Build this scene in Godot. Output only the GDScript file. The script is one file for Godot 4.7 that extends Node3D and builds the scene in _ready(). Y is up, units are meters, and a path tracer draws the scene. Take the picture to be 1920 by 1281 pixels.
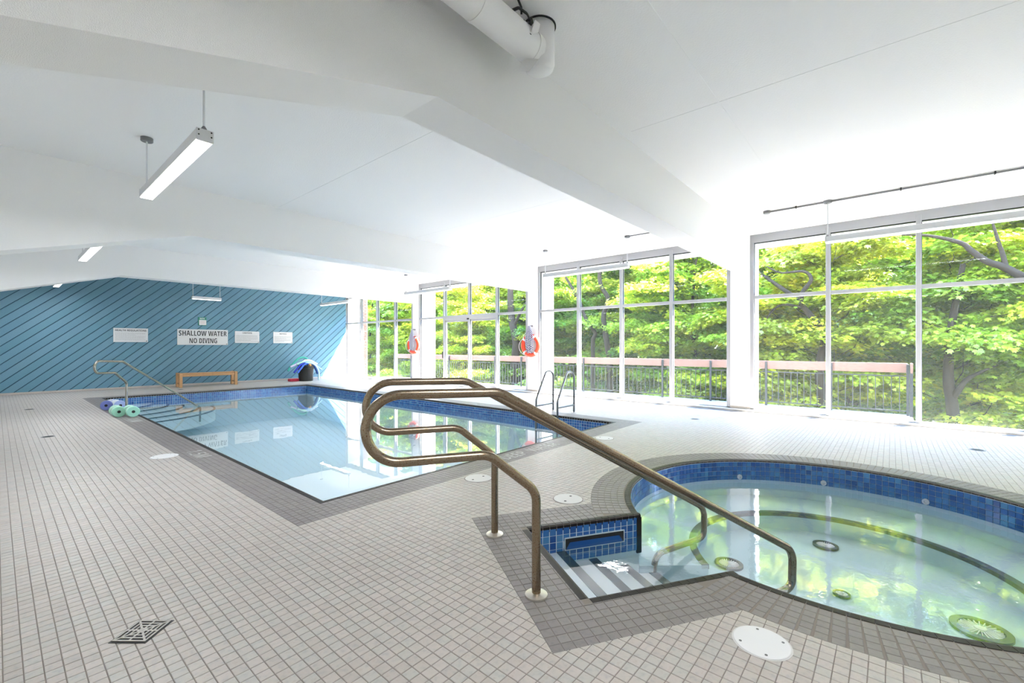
extends Node3D
# An indoor pool hall: x runs across the room towards the windows, z towards the camera's back, y up. Units are metres.

const EYE := Vector3(0, 1.3, 0)
const TURN := 0.8623
const FOCAL := 830.4
const HORIZON := 650.0
const GLASS_X := 9.857          # inner face of the window wall
const WALL_Z := -17.9           # face of the blue wall
const BACK_Z := 3.2
const LEFT_X := -1.3
const CEIL := 3.53
const BAY := 5.34
const PITCH := 0.0541           # floor tile with its joint
const P0 := Vector2(1.751, -15.141)  # swimming pool: outer edge of its nosing (x, z)
const P1 := Vector2(6.946, -3.589)
const BORDER := 0.325
const SPA := Vector2(4.322, -0.295)
const SPA_A := Vector2(0.8526, 0.5225)
const SPA_B := Vector2(-0.5225, 0.8526)
const SPA_R := 1.60
const POOL_WATER := -0.18
const SPA_WATER := -0.165

var M := {}
var taken := {}
var rng := RandomNumberGenerator.new()
var kit := {}

# ---------------------------------------------------------------- mesh helper
class MB:
	var v := PackedVector3Array()
	var n := PackedVector3Array()
	var uv := PackedVector2Array()
	var c := PackedColorArray()
	var ix := PackedInt32Array()
	var col := Color.WHITE
	var colored := false
	func vert(p: Vector3, q: Vector3, t := Vector2.ZERO) -> int:
		v.append(p); n.append(q); uv.append(t); c.append(col)
		return v.size() - 1
	func face(a: int, b: int, d: int) -> void:
		# front faces run clockwise
		var g := (v[b] - v[a]).cross(v[d] - v[a])
		if g.dot(n[a] + n[b] + n[d]) > 0.0:
			ix.append(a); ix.append(d); ix.append(b)
		else:
			ix.append(a); ix.append(b); ix.append(d)
	func quad(a: Vector3, b: Vector3, d: Vector3, e: Vector3, q: Vector3) -> void:
		var i := vert(a, q, Vector2(0, 1)); var j := vert(b, q, Vector2(1, 1)); var k := vert(d, q, Vector2(1, 0)); var l := vert(e, q, Vector2(0, 0))
		face(i, j, k); face(i, k, l)
	func tri(a: Vector3, b: Vector3, d: Vector3, q: Vector3) -> void:
		var i := vert(a, q); var j := vert(b, q); var k := vert(d, q)
		face(i, j, k)
	func flat_poly(pts: Array, out: Vector3) -> void:
		var q: Vector3 = (pts[1] - pts[0]).cross(pts[2] - pts[0]).normalized()
		if q.dot(out) < 0.0: q = -q
		for i in range(1, pts.size() - 1):
			tri(pts[0], pts[i], pts[i + 1], q)
	func box(at: Vector3, size: Vector3, bev := 0.0, basis := Basis.IDENTITY) -> void:
		var h := size / 2.0
		if bev <= 0.0:
			for ax in 3:
				for s in [-1.0, 1.0]:
					var q := Vector3.ZERO; q[ax] = s
					var u := Vector3.ZERO; u[(ax + 1) % 3] = h[(ax + 1) % 3]
					var w := Vector3.ZERO; w[(ax + 2) % 3] = h[(ax + 2) % 3]
					var o := q * h
					quad(at + basis * (o - u - w), at + basis * (o + u - w), at + basis * (o + u + w), at + basis * (o - u + w), basis * q)
			return
		var k := h - Vector3.ONE * bev
		for ax in 3:
			for s in [-1.0, 1.0]:
				var q := Vector3.ZERO; q[ax] = s
				var u := Vector3.ZERO; u[(ax + 1) % 3] = k[(ax + 1) % 3]
				var w := Vector3.ZERO; w[(ax + 2) % 3] = k[(ax + 2) % 3]
				var o := q * h[ax]
				quad(at + basis * (o - u - w), at + basis * (o + u - w), at + basis * (o + u + w), at + basis * (o - u + w), basis * q)
		for ax in 3:
			var a1 := (ax + 1) % 3
			var a2 := (ax + 2) % 3
			for s in [-1.0, 1.0]:
				for t in [-1.0, 1.0]:
					var pa := Vector3.ZERO; pa[a1] = s * h[a1]; pa[a2] = t * k[a2]
					var pb := Vector3.ZERO; pb[a1] = s * k[a1]; pb[a2] = t * h[a2]
					var e := Vector3.ZERO; e[ax] = k[ax]
					var q := Vector3.ZERO; q[a1] = s; q[a2] = t
					quad(at + basis * (pa - e), at + basis * (pa + e), at + basis * (pb + e), at + basis * (pb - e), basis * q.normalized())
		for s in [-1.0, 1.0]:
			for t in [-1.0, 1.0]:
				for r in [-1.0, 1.0]:
					var g := Vector3(s, t, r)
					tri(at + basis * (g * Vector3(h.x, k.y, k.z)), at + basis * (g * Vector3(k.x, h.y, k.z)), at + basis * (g * Vector3(k.x, k.y, h.z)), basis * g.normalized())
	func tube(path: PackedVector3Array, r0: float, r1: float, sides: int, caps := true) -> void:
		var m := path.size()
		var t0 := (path[1] - path[0]).normalized()
		var up := Vector3.UP if absf(t0.y) < 0.9 else Vector3.RIGHT
		var nx := t0.cross(up).normalized()
		var base := v.size()
		var along := 0.0
		for i in m:
			var t: Vector3
			if i == 0: t = t0
			elif i == m - 1: t = (path[i] - path[i - 1]).normalized()
			else: t = ((path[i] - path[i - 1]).normalized() + (path[i + 1] - path[i]).normalized()).normalized()
			nx = (nx - t * nx.dot(t)).normalized()
			var ny := t.cross(nx)
			var r := lerpf(r0, r1, float(i) / (m - 1))
			if i > 0: along += path[i].distance_to(path[i - 1])
			for k in sides:
				var an := TAU * k / sides
				var q := nx * cos(an) + ny * sin(an)
				vert(path[i] + q * r, q, Vector2(float(k) / sides, along))
		for i in m - 1:
			for k in sides:
				var a := base + i * sides + k
				var b := base + i * sides + (k + 1) % sides
				face(a, b, b + sides); face(a, b + sides, a + sides)
		if caps:
			for e in 2:
				var at: Vector3 = path[0] if e == 0 else path[m - 1]
				var q: Vector3 = -t0 if e == 0 else (path[m - 1] - path[m - 2]).normalized()
				var o := base if e == 0 else base + (m - 1) * sides
				var cc := vert(at, q)
				var first := v.size()
				for k in sides: vert(v[o + k], q)
				for k in sides: face(cc, first + k, first + (k + 1) % sides)
	func lathe(profile: PackedVector2Array, sides: int, at := Vector3.ZERO, basis := Basis.IDENTITY, smooth := false) -> void:
		# profile: (radius, height) from one end to the other, turned about y
		for i in profile.size() - 1:
			var a := profile[i]; var b := profile[i + 1]
			var d := (b - a)
			if d.length() < 1e-6: continue
			var q2 := Vector2(d.y, -d.x).normalized()
			var qa := q2; var qb := q2
			if smooth:
				if i > 0:
					var e := a - profile[i - 1]; qa = (q2 + Vector2(e.y, -e.x).normalized()).normalized()
				if i < profile.size() - 2:
					var e := profile[i + 2] - b; qb = (q2 + Vector2(e.y, -e.x).normalized()).normalized()
			var base := v.size()
			for k in sides + 1:
				var an := TAU * k / sides
				var x := cos(an); var z := sin(an)
				vert(at + basis * Vector3(a.x * x, a.y, a.x * z), basis * Vector3(qa.x * x, qa.y, qa.x * z), Vector2(float(k) / sides, a.y))
				vert(at + basis * Vector3(b.x * x, b.y, b.x * z), basis * Vector3(qb.x * x, qb.y, qb.x * z), Vector2(float(k) / sides, b.y))
			for k in sides:
				var o := base + 2 * k
				if a.x > 1e-6: face(o, o + 1, o + 2)
				if b.x > 1e-6: face(o + 1, o + 3, o + 2)
	func prism(poly: PackedVector2Array, y0: float, y1: float, frame := Transform3D.IDENTITY, top := true, bottom := true, bev := 0.0) -> void:
		# poly lies in (x, z), raised from y0 to y1
		var p := poly
		if Geometry2D.is_polygon_clockwise(p):
			p = p.duplicate(); p.reverse()
		var inner := p
		var up := (frame.basis * Vector3.UP).normalized()
		var mid := y1
		if bev > 0.0:
			var o := Geometry2D.offset_polygon(p, -bev)
			if o.size() == 1 and o[0].size() == p.size():
				inner = o[0]
				if Geometry2D.is_polygon_clockwise(inner): inner.reverse()
				var best := 0
				for k in inner.size():
					if inner[k].distance_squared_to(p[0]) < inner[best].distance_squared_to(p[0]): best = k
				var turned := PackedVector2Array()
				for k in inner.size(): turned.append(inner[(best + k) % inner.size()])
				inner = turned
				mid = y1 - bev
		var t := Geometry2D.triangulate_polygon(inner)
		for k in range(0, t.size(), 3):
			var a := inner[t[k]]; var b := inner[t[k + 1]]; var d := inner[t[k + 2]]
			if top: tri(frame * Vector3(a.x, y1, a.y), frame * Vector3(b.x, y1, b.y), frame * Vector3(d.x, y1, d.y), up)
			if bottom: tri(frame * Vector3(a.x, y0, a.y), frame * Vector3(b.x, y0, b.y), frame * Vector3(d.x, y0, d.y), -up)
		for k in p.size():
			var a := p[k]; var b := p[(k + 1) % p.size()]
			var d := (b - a)
			if d.length() < 1e-6: continue
			var q := (frame.basis * Vector3(d.y, 0, -d.x)).normalized()
			quad(frame * Vector3(a.x, y0, a.y), frame * Vector3(b.x, y0, b.y), frame * Vector3(b.x, mid, b.y), frame * Vector3(a.x, mid, a.y), q)
			if mid < y1:
				var e := inner[k]; var g := inner[(k + 1) % inner.size()]
				quad(frame * Vector3(a.x, mid, a.y), frame * Vector3(b.x, mid, b.y), frame * Vector3(g.x, y1, g.y), frame * Vector3(e.x, y1, e.y), (q + up).normalized())
	func done() -> ArrayMesh:
		var arr := []
		arr.resize(Mesh.ARRAY_MAX)
		arr[Mesh.ARRAY_VERTEX] = v
		arr[Mesh.ARRAY_NORMAL] = n
		arr[Mesh.ARRAY_TEX_UV] = uv
		if colored: arr[Mesh.ARRAY_COLOR] = c
		arr[Mesh.ARRAY_INDEX] = ix
		var m := ArrayMesh.new()
		m.add_surface_from_arrays(Mesh.PRIMITIVE_TRIANGLES, arr)
		return m

# ---------------------------------------------------------------- node helpers
func numbered(called: String) -> String:
	if not taken.has(called):
		taken[called] = 0
		return called
	taken[called] += 1
	return "%s_%03d" % [called, taken[called]]

func part_name(parent: Node, called: String) -> String:
	var key := str(parent.get_instance_id()) + called
	if not taken.has(key):
		taken[key] = 0
		return called
	taken[key] += 1
	return "%s_%03d" % [called, taken[key]]

func put(called: String, shape, material: Material, parent: Node = null) -> MeshInstance3D:
	var o := MeshInstance3D.new()
	o.name = numbered(called) if parent == null else part_name(parent, called)
	o.mesh = shape.done() if shape is MB else shape
	o.material_override = material
	(self if parent == null else parent).add_child(o, true)
	return o

func tag(o: Node, label: String, category: String, group := "", kind := "") -> void:
	if label: o.set_meta("label", label)
	if category: o.set_meta("category", category)
	if group: o.set_meta("group", group)
	if kind: o.set_meta("kind", kind)

func thing(called: String, label: String, category: String, at := Vector3.ZERO, turn := 0.0, group := "") -> Node3D:
	var o := Node3D.new()
	o.name = numbered(called)
	add_child(o, true)
	o.position = at
	o.rotation.y = turn
	tag(o, label, category, group)
	return o

func copy(o: Node3D, at: Vector3, turn: float, label := "", group := "") -> Node3D:
	var c: Node3D = o.duplicate()
	c.name = numbered(String(o.name).split("_0")[0])
	add_child(c, true)
	c.position = at
	c.rotation.y = turn
	if label: c.set_meta("label", label)
	if group: c.set_meta("group", group)
	return c

func shell(called: String, shape, material: Material, label := "") -> MeshInstance3D:
	var o := put(called, shape, material)
	o.set_meta("kind", "structure")
	if label: o.set_meta("label", label)
	return o

func many(called: String, mesh: Mesh, material: Material, places: Array, colors: Array, parent: Node = null) -> MultiMeshInstance3D:
	var mm := MultiMesh.new()
	mm.transform_format = MultiMesh.TRANSFORM_3D
	mm.use_colors = colors.size() > 0
	mm.mesh = mesh
	mm.instance_count = places.size()
	for i in places.size():
		mm.set_instance_transform(i, places[i])
		if colors.size() > 0: mm.set_instance_color(i, colors[i])
	var o := MultiMeshInstance3D.new()
	o.multimesh = mm
	o.material_override = material
	o.name = numbered(called) if parent == null else part_name(parent, called)
	(self if parent == null else parent).add_child(o, true)
	o.set_meta("kind", "stuff")
	return o

func mat(color: Color, rough := 0.6, metal := 0.0) -> StandardMaterial3D:
	var m := StandardMaterial3D.new()
	m.albedo_color = color
	m.roughness = rough
	m.metallic = metal
	return m

func lin(r: float, g: float, b: float) -> Color:
	return Color(r, g, b).linear_to_srgb()

func noise_tex(freq: float, size := 256, ramp: Array = [], normal := false, strength := 4.0, type := FastNoiseLite.TYPE_SIMPLEX_SMOOTH, sd := 1, octaves := 4) -> NoiseTexture2D:
	var f := FastNoiseLite.new()
	f.noise_type = type
	f.frequency = freq
	f.seed = sd
	f.fractal_octaves = octaves
	var t := NoiseTexture2D.new()
	t.width = size; t.height = size
	t.seamless = true
	t.noise = f
	if normal:
		t.as_normal_map = true
		t.bump_strength = strength
	elif ramp.size() > 0:
		var g := Gradient.new()
		g.offsets = PackedFloat32Array(ramp[0])
		g.colors = PackedColorArray(ramp[1])
		t.color_ramp = g
	return t

func tri_tex(m: StandardMaterial3D, scale: float) -> StandardMaterial3D:
	m.uv1_triplanar = true
	m.uv1_world_triplanar = true
	m.uv1_scale = Vector3.ONE * scale
	return m

func rounded(pts: Array, radii: Array, seg := 8) -> PackedVector3Array:
	var out := PackedVector3Array()
	out.append(pts[0])
	for i in range(1, pts.size() - 1):
		var p: Vector3 = pts[i]
		var a: Vector3 = (pts[i - 1] - p).normalized()
		var b: Vector3 = (pts[i + 1] - p).normalized()
		var r: float = radii[i - 1]
		var half := acos(clampf(a.dot(b), -1, 1)) / 2.0
		if r <= 0.0 or half > 1.55:
			out.append(p); continue
		var back: float = minf(r / tan(half), minf(p.distance_to(pts[i - 1]), p.distance_to(pts[i + 1])) * 0.499)
		var rr := back * tan(half)
		var centre := p + (a + b).normalized() * (rr / sin(half))
		var s := p + a * back - centre
		var e := p + b * back - centre
		for k in seg + 1:
			out.append(centre + s.slerp(e, float(k) / seg))
	out.append(pts[pts.size() - 1])
	return out

func arc(c: Vector2, r: float, a0: float, a1: float, n: int) -> PackedVector2Array:
	var o := PackedVector2Array()
	for k in n + 1: o.append(c + Vector2.from_angle(lerpf(a0, a1, float(k) / n)) * r)
	return o

func rect(a: Vector2, b: Vector2) -> PackedVector2Array:
	return PackedVector2Array([a, Vector2(b.x, a.y), b, Vector2(a.x, b.y)])

func on_screen(p: Vector3, margin := 0.0) -> bool:
	var q := p - EYE
	var d := q.x * sin(TURN) - q.z * cos(TURN)
	if d < 0.2: return false
	var u := 960.0 + FOCAL * (q.x * cos(TURN) + q.z * sin(TURN)) / d
	var w := HORIZON - FOCAL * q.y / d
	return u > -margin and u < 1920.0 + margin and w > -margin and w < 1281.0 + margin

func spa_world(u: float, w: float, y := 0.0) -> Vector3:
	var p := SPA + SPA_A * u + SPA_B * w
	return Vector3(p.x, y, p.y)

func spa_local(p: Vector2) -> Vector2:
	var d := p - SPA
	return Vector2(d.dot(SPA_A), d.dot(SPA_B))

# ---------------------------------------------------------------- scene
func _ready() -> void:
	rng.seed = 7
	set_camera_and_light()
	materials()
	room()
	floor_tiles()
	swimming_pool()
	spa_pool()
	windows()
	ceiling_things()
	wall_things()
	deck_things()
	rails()
	outside()

func set_camera_and_light() -> void:
	var cam := Camera3D.new()
	cam.name = "camera"
	cam.projection = Camera3D.PROJECTION_FRUSTUM
	cam.keep_aspect = Camera3D.KEEP_HEIGHT
	cam.near = 0.05
	cam.far = 200.0
	cam.size = cam.near * 1281.0 / FOCAL
	cam.frustum_offset = Vector2(0, cam.near * (HORIZON - 640.5) / FOCAL)
	cam.position = EYE
	cam.rotation.y = -TURN
	add_child(cam)
	cam.current = true

	var env := Environment.new()
	env.tonemap_mode = Environment.TONE_MAPPER_LINEAR
	env.tonemap_exposure = 6.9
	env.background_mode = Environment.BG_SKY
	var sky := ProceduralSkyMaterial.new()
	sky.sky_top_color = Color(0.55, 0.70, 0.92)
	sky.sky_horizon_color = Color(0.90, 0.95, 1.0)
	sky.ground_bottom_color = Color(0.20, 0.22, 0.16)
	sky.ground_horizon_color = Color(0.45, 0.48, 0.42)
	sky.sky_energy_multiplier = 1.9
	sky.ground_energy_multiplier = 1.0
	env.sky = Sky.new()
	env.sky.sky_material = sky
	env.sdfgi_enabled = true
	env.ssao_enabled = true
	env.ssil_enabled = true
	var we := WorldEnvironment.new()
	we.name = "world_environment"
	we.environment = env
	add_child(we)

	var sun := DirectionalLight3D.new()
	sun.name = "sun"
	sun.light_color = Color(1.0, 0.98, 0.95)
	sun.light_energy = 3.9
	sun.light_angular_distance = 0.6
	sun.shadow_enabled = true
	sun.sky_mode = DirectionalLight3D.SKY_MODE_LIGHT_ONLY
	sun.basis = Basis.looking_at(Vector3(-0.55, -1.0, -0.45).normalized(), Vector3.UP)
	add_child(sun)

const LAMP_ENERGY := 0.78
const LAMP_GLOW := 0.5

func materials() -> void:
	var stucco := noise_tex(0.06, 512, [], true, 3.0)
	M.paint = tri_tex(mat(Color(0.965, 0.962, 0.958), 0.75), 1.6)
	M.paint.normal_enabled = true; M.paint.normal_texture = stucco; M.paint.normal_scale = 0.25
	M.rough_paint = tri_tex(mat(Color(0.955, 0.95, 0.945), 0.85), 3.0)
	M.rough_paint.normal_enabled = true; M.rough_paint.normal_texture = noise_tex(0.12, 512, [], true, 6.0, FastNoiseLite.TYPE_SIMPLEX_SMOOTH, 5); M.rough_paint.normal_scale = 0.5
	M.frame = mat(lin(0.40, 0.405, 0.415), 0.5)
	M.gasket = mat(Color(0.10, 0.10, 0.11), 0.6)
	M.sill = mat(lin(0.45, 0.445, 0.43), 0.5)
	M.glass = mat(Color(0.95, 1.0, 0.98, 0.03), 0.0)
	M.glass.transparency = BaseMaterial3D.TRANSPARENCY_ALPHA
	M.glass.metallic_specular = 0.2
	M.grout = mat(lin(0.24, 0.205, 0.182), 0.9)
	M.tile = tri_tex(mat(Color.WHITE, 0.45), 2.2)
	M.tile.albedo_texture = noise_tex(0.02, 512, [[0.0, 0.35, 0.65, 1.0], [Color(0.90, 0.90, 0.92), Color(0.97, 0.965, 0.96), Color(1, 0.985, 0.98), Color(0.95, 0.92, 0.90)]], false, 1.0, FastNoiseLite.TYPE_SIMPLEX_SMOOTH, 11, 5)
	M.tile.vertex_color_use_as_albedo = true
	M.light_tiles = []
	for c in [[0.505, 0.470, 0.436], [0.486, 0.444, 0.412], [0.488, 0.470, 0.440], [0.518, 0.474, 0.444]]:
		M.light_tiles.append(tile_mat(c))
	M.dark_tiles = []
	for c in [[0.240, 0.219, 0.212], [0.224, 0.204, 0.200], [0.252, 0.232, 0.222], [0.232, 0.208, 0.208]]:
		M.dark_tiles.append(tile_mat(c))
	M.blue_tiles = []
	for c in [[0.030, 0.115, 0.36], [0.045, 0.165, 0.42], [0.022, 0.085, 0.29], [0.075, 0.235, 0.47]]:
		var b := mat(lin(c[0], c[1], c[2]), 0.12)
		M.blue_tiles.append(b)
	M.blue_tile = mat(Color.WHITE, 0.14)
	M.blue_tile.vertex_color_use_as_albedo = true
	M.blue_grout = mat(lin(0.55, 0.66, 0.72), 0.8)
	M.nosing = mat(lin(0.014, 0.010, 0.009), 0.42)
	M.nosing.metallic_specular = 0.32
	M.nosing_joint = mat(lin(0.10, 0.09, 0.085), 0.8)
	M.plaster = tri_tex(mat(lin(0.62, 0.76, 0.82), 0.8), 0.5)
	M.spa_plaster = mat(lin(0.47, 0.63, 0.67), 0.8)
	M.step_white = mat(lin(0.66, 0.72, 0.74), 0.6)
	M.black_tile = mat(lin(0.012, 0.012, 0.014), 0.3)
	M.pool_water = mat(Color(0.45, 0.80, 0.95, 0.05), 0.0)
	M.pool_water.transparency = BaseMaterial3D.TRANSPARENCY_ALPHA
	M.pool_water.metallic_specular = 0.5
	tri_tex(M.pool_water, 0.35)
	M.pool_water.normal_enabled = true; M.pool_water.normal_texture = noise_tex(0.012, 512, [], true, 2.0, FastNoiseLite.TYPE_SIMPLEX_SMOOTH, 3, 3); M.pool_water.normal_scale = 0.02
	M.spa_water = M.pool_water.duplicate()
	M.spa_water.uv1_scale = Vector3.ONE * 1.1
	M.spa_water.normal_texture = noise_tex(0.02, 512, [], true, 3.0, FastNoiseLite.TYPE_SIMPLEX_SMOOTH, 9, 4); M.spa_water.normal_scale = 0.05
	M.bronze = tri_tex(mat(lin(0.31, 0.245, 0.18), 0.25, 1.0), 4.0)
	M.bronze.albedo_texture = noise_tex(0.05, 512, [[0.0, 0.55, 0.72, 0.80, 1.0], [Color(0.95, 1.0, 1.0), Color(1, 1, 1), Color(0.95, 0.86, 0.76), Color(0.50, 0.28, 0.15), Color(0.30, 0.14, 0.07)]], false, 1.0, FastNoiseLite.TYPE_SIMPLEX_SMOOTH, 21, 5)
	M.bronze.anisotropy_enabled = false
	M.steel = mat(lin(0.30, 0.285, 0.255), 0.25, 1.0)
	M.ladder_steel = mat(lin(0.20, 0.20, 0.20), 0.28, 1.0)
	M.flange = mat(lin(0.62, 0.58, 0.52), 0.35, 1.0)
	M.grey_metal = mat(lin(0.22, 0.22, 0.23), 0.45, 0.7)
	M.dark_metal = mat(lin(0.03, 0.03, 0.03), 0.5, 0.3)
	M.white_plastic = mat(lin(0.78, 0.77, 0.77), 0.5)
	M.marking = mat(lin(0.50, 0.49, 0.48), 0.6)
	M.lid = mat(lin(0.66, 0.64, 0.62), 0.55)
	M.black = mat(lin(0.012, 0.012, 0.012), 0.5)
	M.lens = mat(Color.WHITE, 0.5)
	M.lens.emission_enabled = true
	M.lens.emission = Color(1.0, 1.0, 0.99)
	M.lens.emission_energy_multiplier = LAMP_GLOW
	M.white_metal = mat(lin(0.72, 0.73, 0.74), 0.4)
	M.sign = mat(lin(0.66, 0.66, 0.66), 0.5)
	M.ink = mat(lin(0.02, 0.02, 0.02), 0.7)
	M.blue_paint = []
	for c in [[0.128, 0.272, 0.372], [0.120, 0.260, 0.356], [0.138, 0.280, 0.378], [0.115, 0.264, 0.352]]:
		var b := tri_tex(mat(lin(c[0], c[1], c[2]), 0.55), 1.2)
		b.albedo_texture = M.get("paint_grain") if M.has("paint_grain") else noise_tex(0.05, 512, [[0.0, 0.5, 1.0], [Color(0.93, 0.96, 0.95), Color(0.98, 0.98, 0.98), Color(1, 1, 1)]], false, 1.0, FastNoiseLite.TYPE_SIMPLEX_SMOOTH, 31)
		M.paint_grain = b.albedo_texture
		M.blue_paint.append(b)
	M.blue_gap = mat(lin(0.025, 0.07, 0.11), 0.9)
	M.oak = tri_tex(mat(lin(0.60, 0.34, 0.15), 0.45), 3.0)
	M.oak.albedo_texture = noise_tex(0.03, 256, [[0.0, 0.5, 1.0], [Color(0.80, 0.74, 0.68), Color(1, 1, 1), Color(0.92, 0.88, 0.84)]], false, 1.0, FastNoiseLite.TYPE_SIMPLEX_SMOOTH, 41)
	M.oak.uv1_scale = Vector3(1.0, 12.0, 12.0)
	M.cedar = tri_tex(mat(lin(0.25, 0.145, 0.11), 0.8), 1.0)
	M.cedar.albedo_texture = noise_tex(0.03, 256, [[0.0, 0.25, 0.5, 1.0], [Color(0.62, 0.45, 0.38), Color(0.92, 0.88, 0.85), Color(1, 1, 1), Color(0.95, 0.93, 0.92)]], false, 1.0, FastNoiseLite.TYPE_SIMPLEX_SMOOTH, 43)
	M.cedar.uv1_scale = Vector3(3.0, 9.0, 1.0)
	M.iron = mat(lin(0.028, 0.032, 0.034), 0.5, 0.2)
	M.orange = mat(lin(0.82, 0.075, 0.03), 0.45)
	M.rope_white = mat(lin(0.72, 0.70, 0.68), 0.8)
	M.rope = mat(Color.WHITE, 0.8)
	M.rope.vertex_color_use_as_albedo = true
	M.bark = tri_tex(mat(lin(0.048, 0.036, 0.025), 0.95), 1.0)
	M.bark.metallic_specular = 0.2
	M.bark.albedo_texture = noise_tex(0.06, 256, [[0.0, 0.5, 1.0], [Color(0.45, 0.42, 0.40), Color(0.9, 0.88, 0.86), Color(1, 1, 1)]], false, 1.0, FastNoiseLite.TYPE_SIMPLEX_SMOOTH, 51)
	M.bark.uv1_scale = Vector3(3.0, 0.8, 3.0)
	M.leaf = mat(Color.WHITE, 0.38)
	M.leaf.vertex_color_use_as_albedo = true
	M.leaf.backlight_enabled = true
	M.leaf.backlight = Color(1, 1, 1)
	M.leaf.cull_mode = BaseMaterial3D.CULL_DISABLED
	M.earth = mat(lin(0.055, 0.060, 0.028), 1.0)
	M.concrete = tri_tex(mat(lin(0.24, 0.235, 0.23), 0.9), 1.0)

func tile_mat(c: Array) -> StandardMaterial3D:
	var m := tri_tex(mat(lin(c[0], c[1], c[2]), 0.45), 2.2)
	m.albedo_texture = M.tile.albedo_texture
	return m

# ---------------------------------------------------------------- room shell
func col_z(k: int) -> Vector2:   # column k: its two z ends, nearer one first
	return Vector2(-2.155, -2.525) - Vector2.ONE * BAY * (k - 1)

func room() -> void:
	var b := MB.new()
	b.box(Vector3((LEFT_X + 9.97) / 2, CEIL + 0.15, (BACK_Z + WALL_Z) / 2), Vector3(9.97 - LEFT_X + 0.4, 0.3, BACK_Z - WALL_Z + 0.5))
	var ceiling := shell("ceiling", b, M.paint)
	b = MB.new()   # ridges where the boards were joined and painted over
	b.box(Vector3(2.96, CEIL, -5.0), Vector3(0.022, 0.004, 4.9), 0.0015)
	b.box(Vector3(5.6, CEIL, -5.0), Vector3(0.02, 0.003, 4.9), 0.0012)
	b.box(Vector3(4.3, CEIL, 0.4), Vector3(0.02, 0.004, 4.9), 0.0015)
	b.box(Vector3(6.0, CEIL, -1.2), Vector3(8.0, 0.003, 0.018), 0.0012)
	put("board_seam", b, M.paint, ceiling)
	# beams with a haunch that deepens towards the left wall
	for k in range(1, 4):
		var z := col_z(k)
		b = MB.new()
		var prof := PackedVector2Array([Vector2(LEFT_X, CEIL), Vector2(LEFT_X, 1.986), Vector2(1.80, 2.862), Vector2(GLASS_X, 2.862), Vector2(GLASS_X, CEIL)])
		# the profile stands in (x, y): turn the prism's y axis to z
		b.prism(prof, z.y, z.x, Transform3D(Basis(Vector3.RIGHT, Vector3.BACK, Vector3.UP), Vector3.ZERO))
		shell("beam", b, M.rough_paint if k == 1 else M.paint, ["white beam with a sloping haunch, nearest of the three", "middle white ceiling beam with a sloping haunch", "white beam in front of the blue wall"][k - 1])
	for k in range(1, 4):
		var z := col_z(k)
		b = MB.new()
		b.box(Vector3((GLASS_X + 10.62) / 2, CEIL / 2, (z.x + z.y) / 2), Vector3(10.62 - GLASS_X, CEIL, z.x - z.y), 0.008)
		var col := shell("column", b, M.paint, ["white column between the two nearest window bays", "white column with the near life ring", "white column with the far life ring"][k - 1])
		b = MB.new()
		b.box(Vector3(GLASS_X - 0.004, 0.045, (z.x + z.y) / 2), Vector3(0.014, 0.09, z.x - z.y - 0.004), 0.003)
		put("base_tile", b, M.light_tiles[0], col)
	# walls
	b = MB.new(); b.box(Vector3(LEFT_X - 0.1, CEIL / 2, (BACK_Z + WALL_Z) / 2), Vector3(0.2, CEIL, BACK_Z - WALL_Z + 0.4))
	shell("wall_left", b, M.paint)
	b = MB.new(); b.box(Vector3((LEFT_X + 10.62) / 2, CEIL / 2, BACK_Z + 0.1), Vector3(10.62 - LEFT_X, CEIL, 0.2))
	shell("wall_front", b, M.paint)
	b = MB.new(); b.box(Vector3((LEFT_X + GLASS_X) / 2, CEIL / 2, WALL_Z - 0.12), Vector3(GLASS_X - LEFT_X, CEIL, 0.2))
	var back := shell("wall_back", b, M.blue_gap, "blue wall of diagonal boards")
	# diagonal boards
	var tn := 0.913
	var step := 0.267
	var field := rect(Vector2(LEFT_X, 0.055), Vector2(GLASS_X, 3.5))
	var th := atan(tn)
	var gap := 0.016 / sin(th)
	for k in range(-20, 45):
		var x0 := 0.311 + k * step + gap / 2
		var x1 := x0 + step - gap
		# line: y - 0.047 = tn (x - x0)
		var strip := PackedVector2Array([Vector2(x0 + (-1 - 0.047) / tn, -1), Vector2(x1 + (-1 - 0.047) / tn, -1), Vector2(x1 + (5 - 0.047) / tn, 5), Vector2(x0 + (5 - 0.047) / tn, 5)])
		for p in Geometry2D.intersect_polygons(field, strip):
			b = MB.new()
			b.prism(p, WALL_Z - 0.022, WALL_Z, Transform3D(Basis(Vector3.RIGHT, Vector3.BACK, Vector3.UP), Vector3.ZERO), true, false, 0.003)
			put("board", b, M.blue_paint[absi(k * 7 + 3) % 4], back)
	b = MB.new(); b.box(Vector3((LEFT_X + GLASS_X) / 2, 0.03, WALL_Z + 0.006), Vector3(GLASS_X - LEFT_X, 0.06, 0.016), 0.004)
	shell("baseboard_back", b, M.light_tiles[1])
	# solid end of the window wall beside the blue wall
	b = MB.new(); b.box(Vector3((GLASS_X + 10.62) / 2, CEIL / 2, -18.06), Vector3(10.62 - GLASS_X, CEIL, 0.2), 0.004)
	shell("trim_1", b, M.paint)
	# outside: soffit of the overhanging roof
	b = MB.new(); b.box(Vector3(10.31, 3.60, (BACK_Z + WALL_Z) / 2), Vector3(0.68, 0.42, BACK_Z - WALL_Z + 0.5))
	shell("roof_overhang", b, M.paint)

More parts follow.
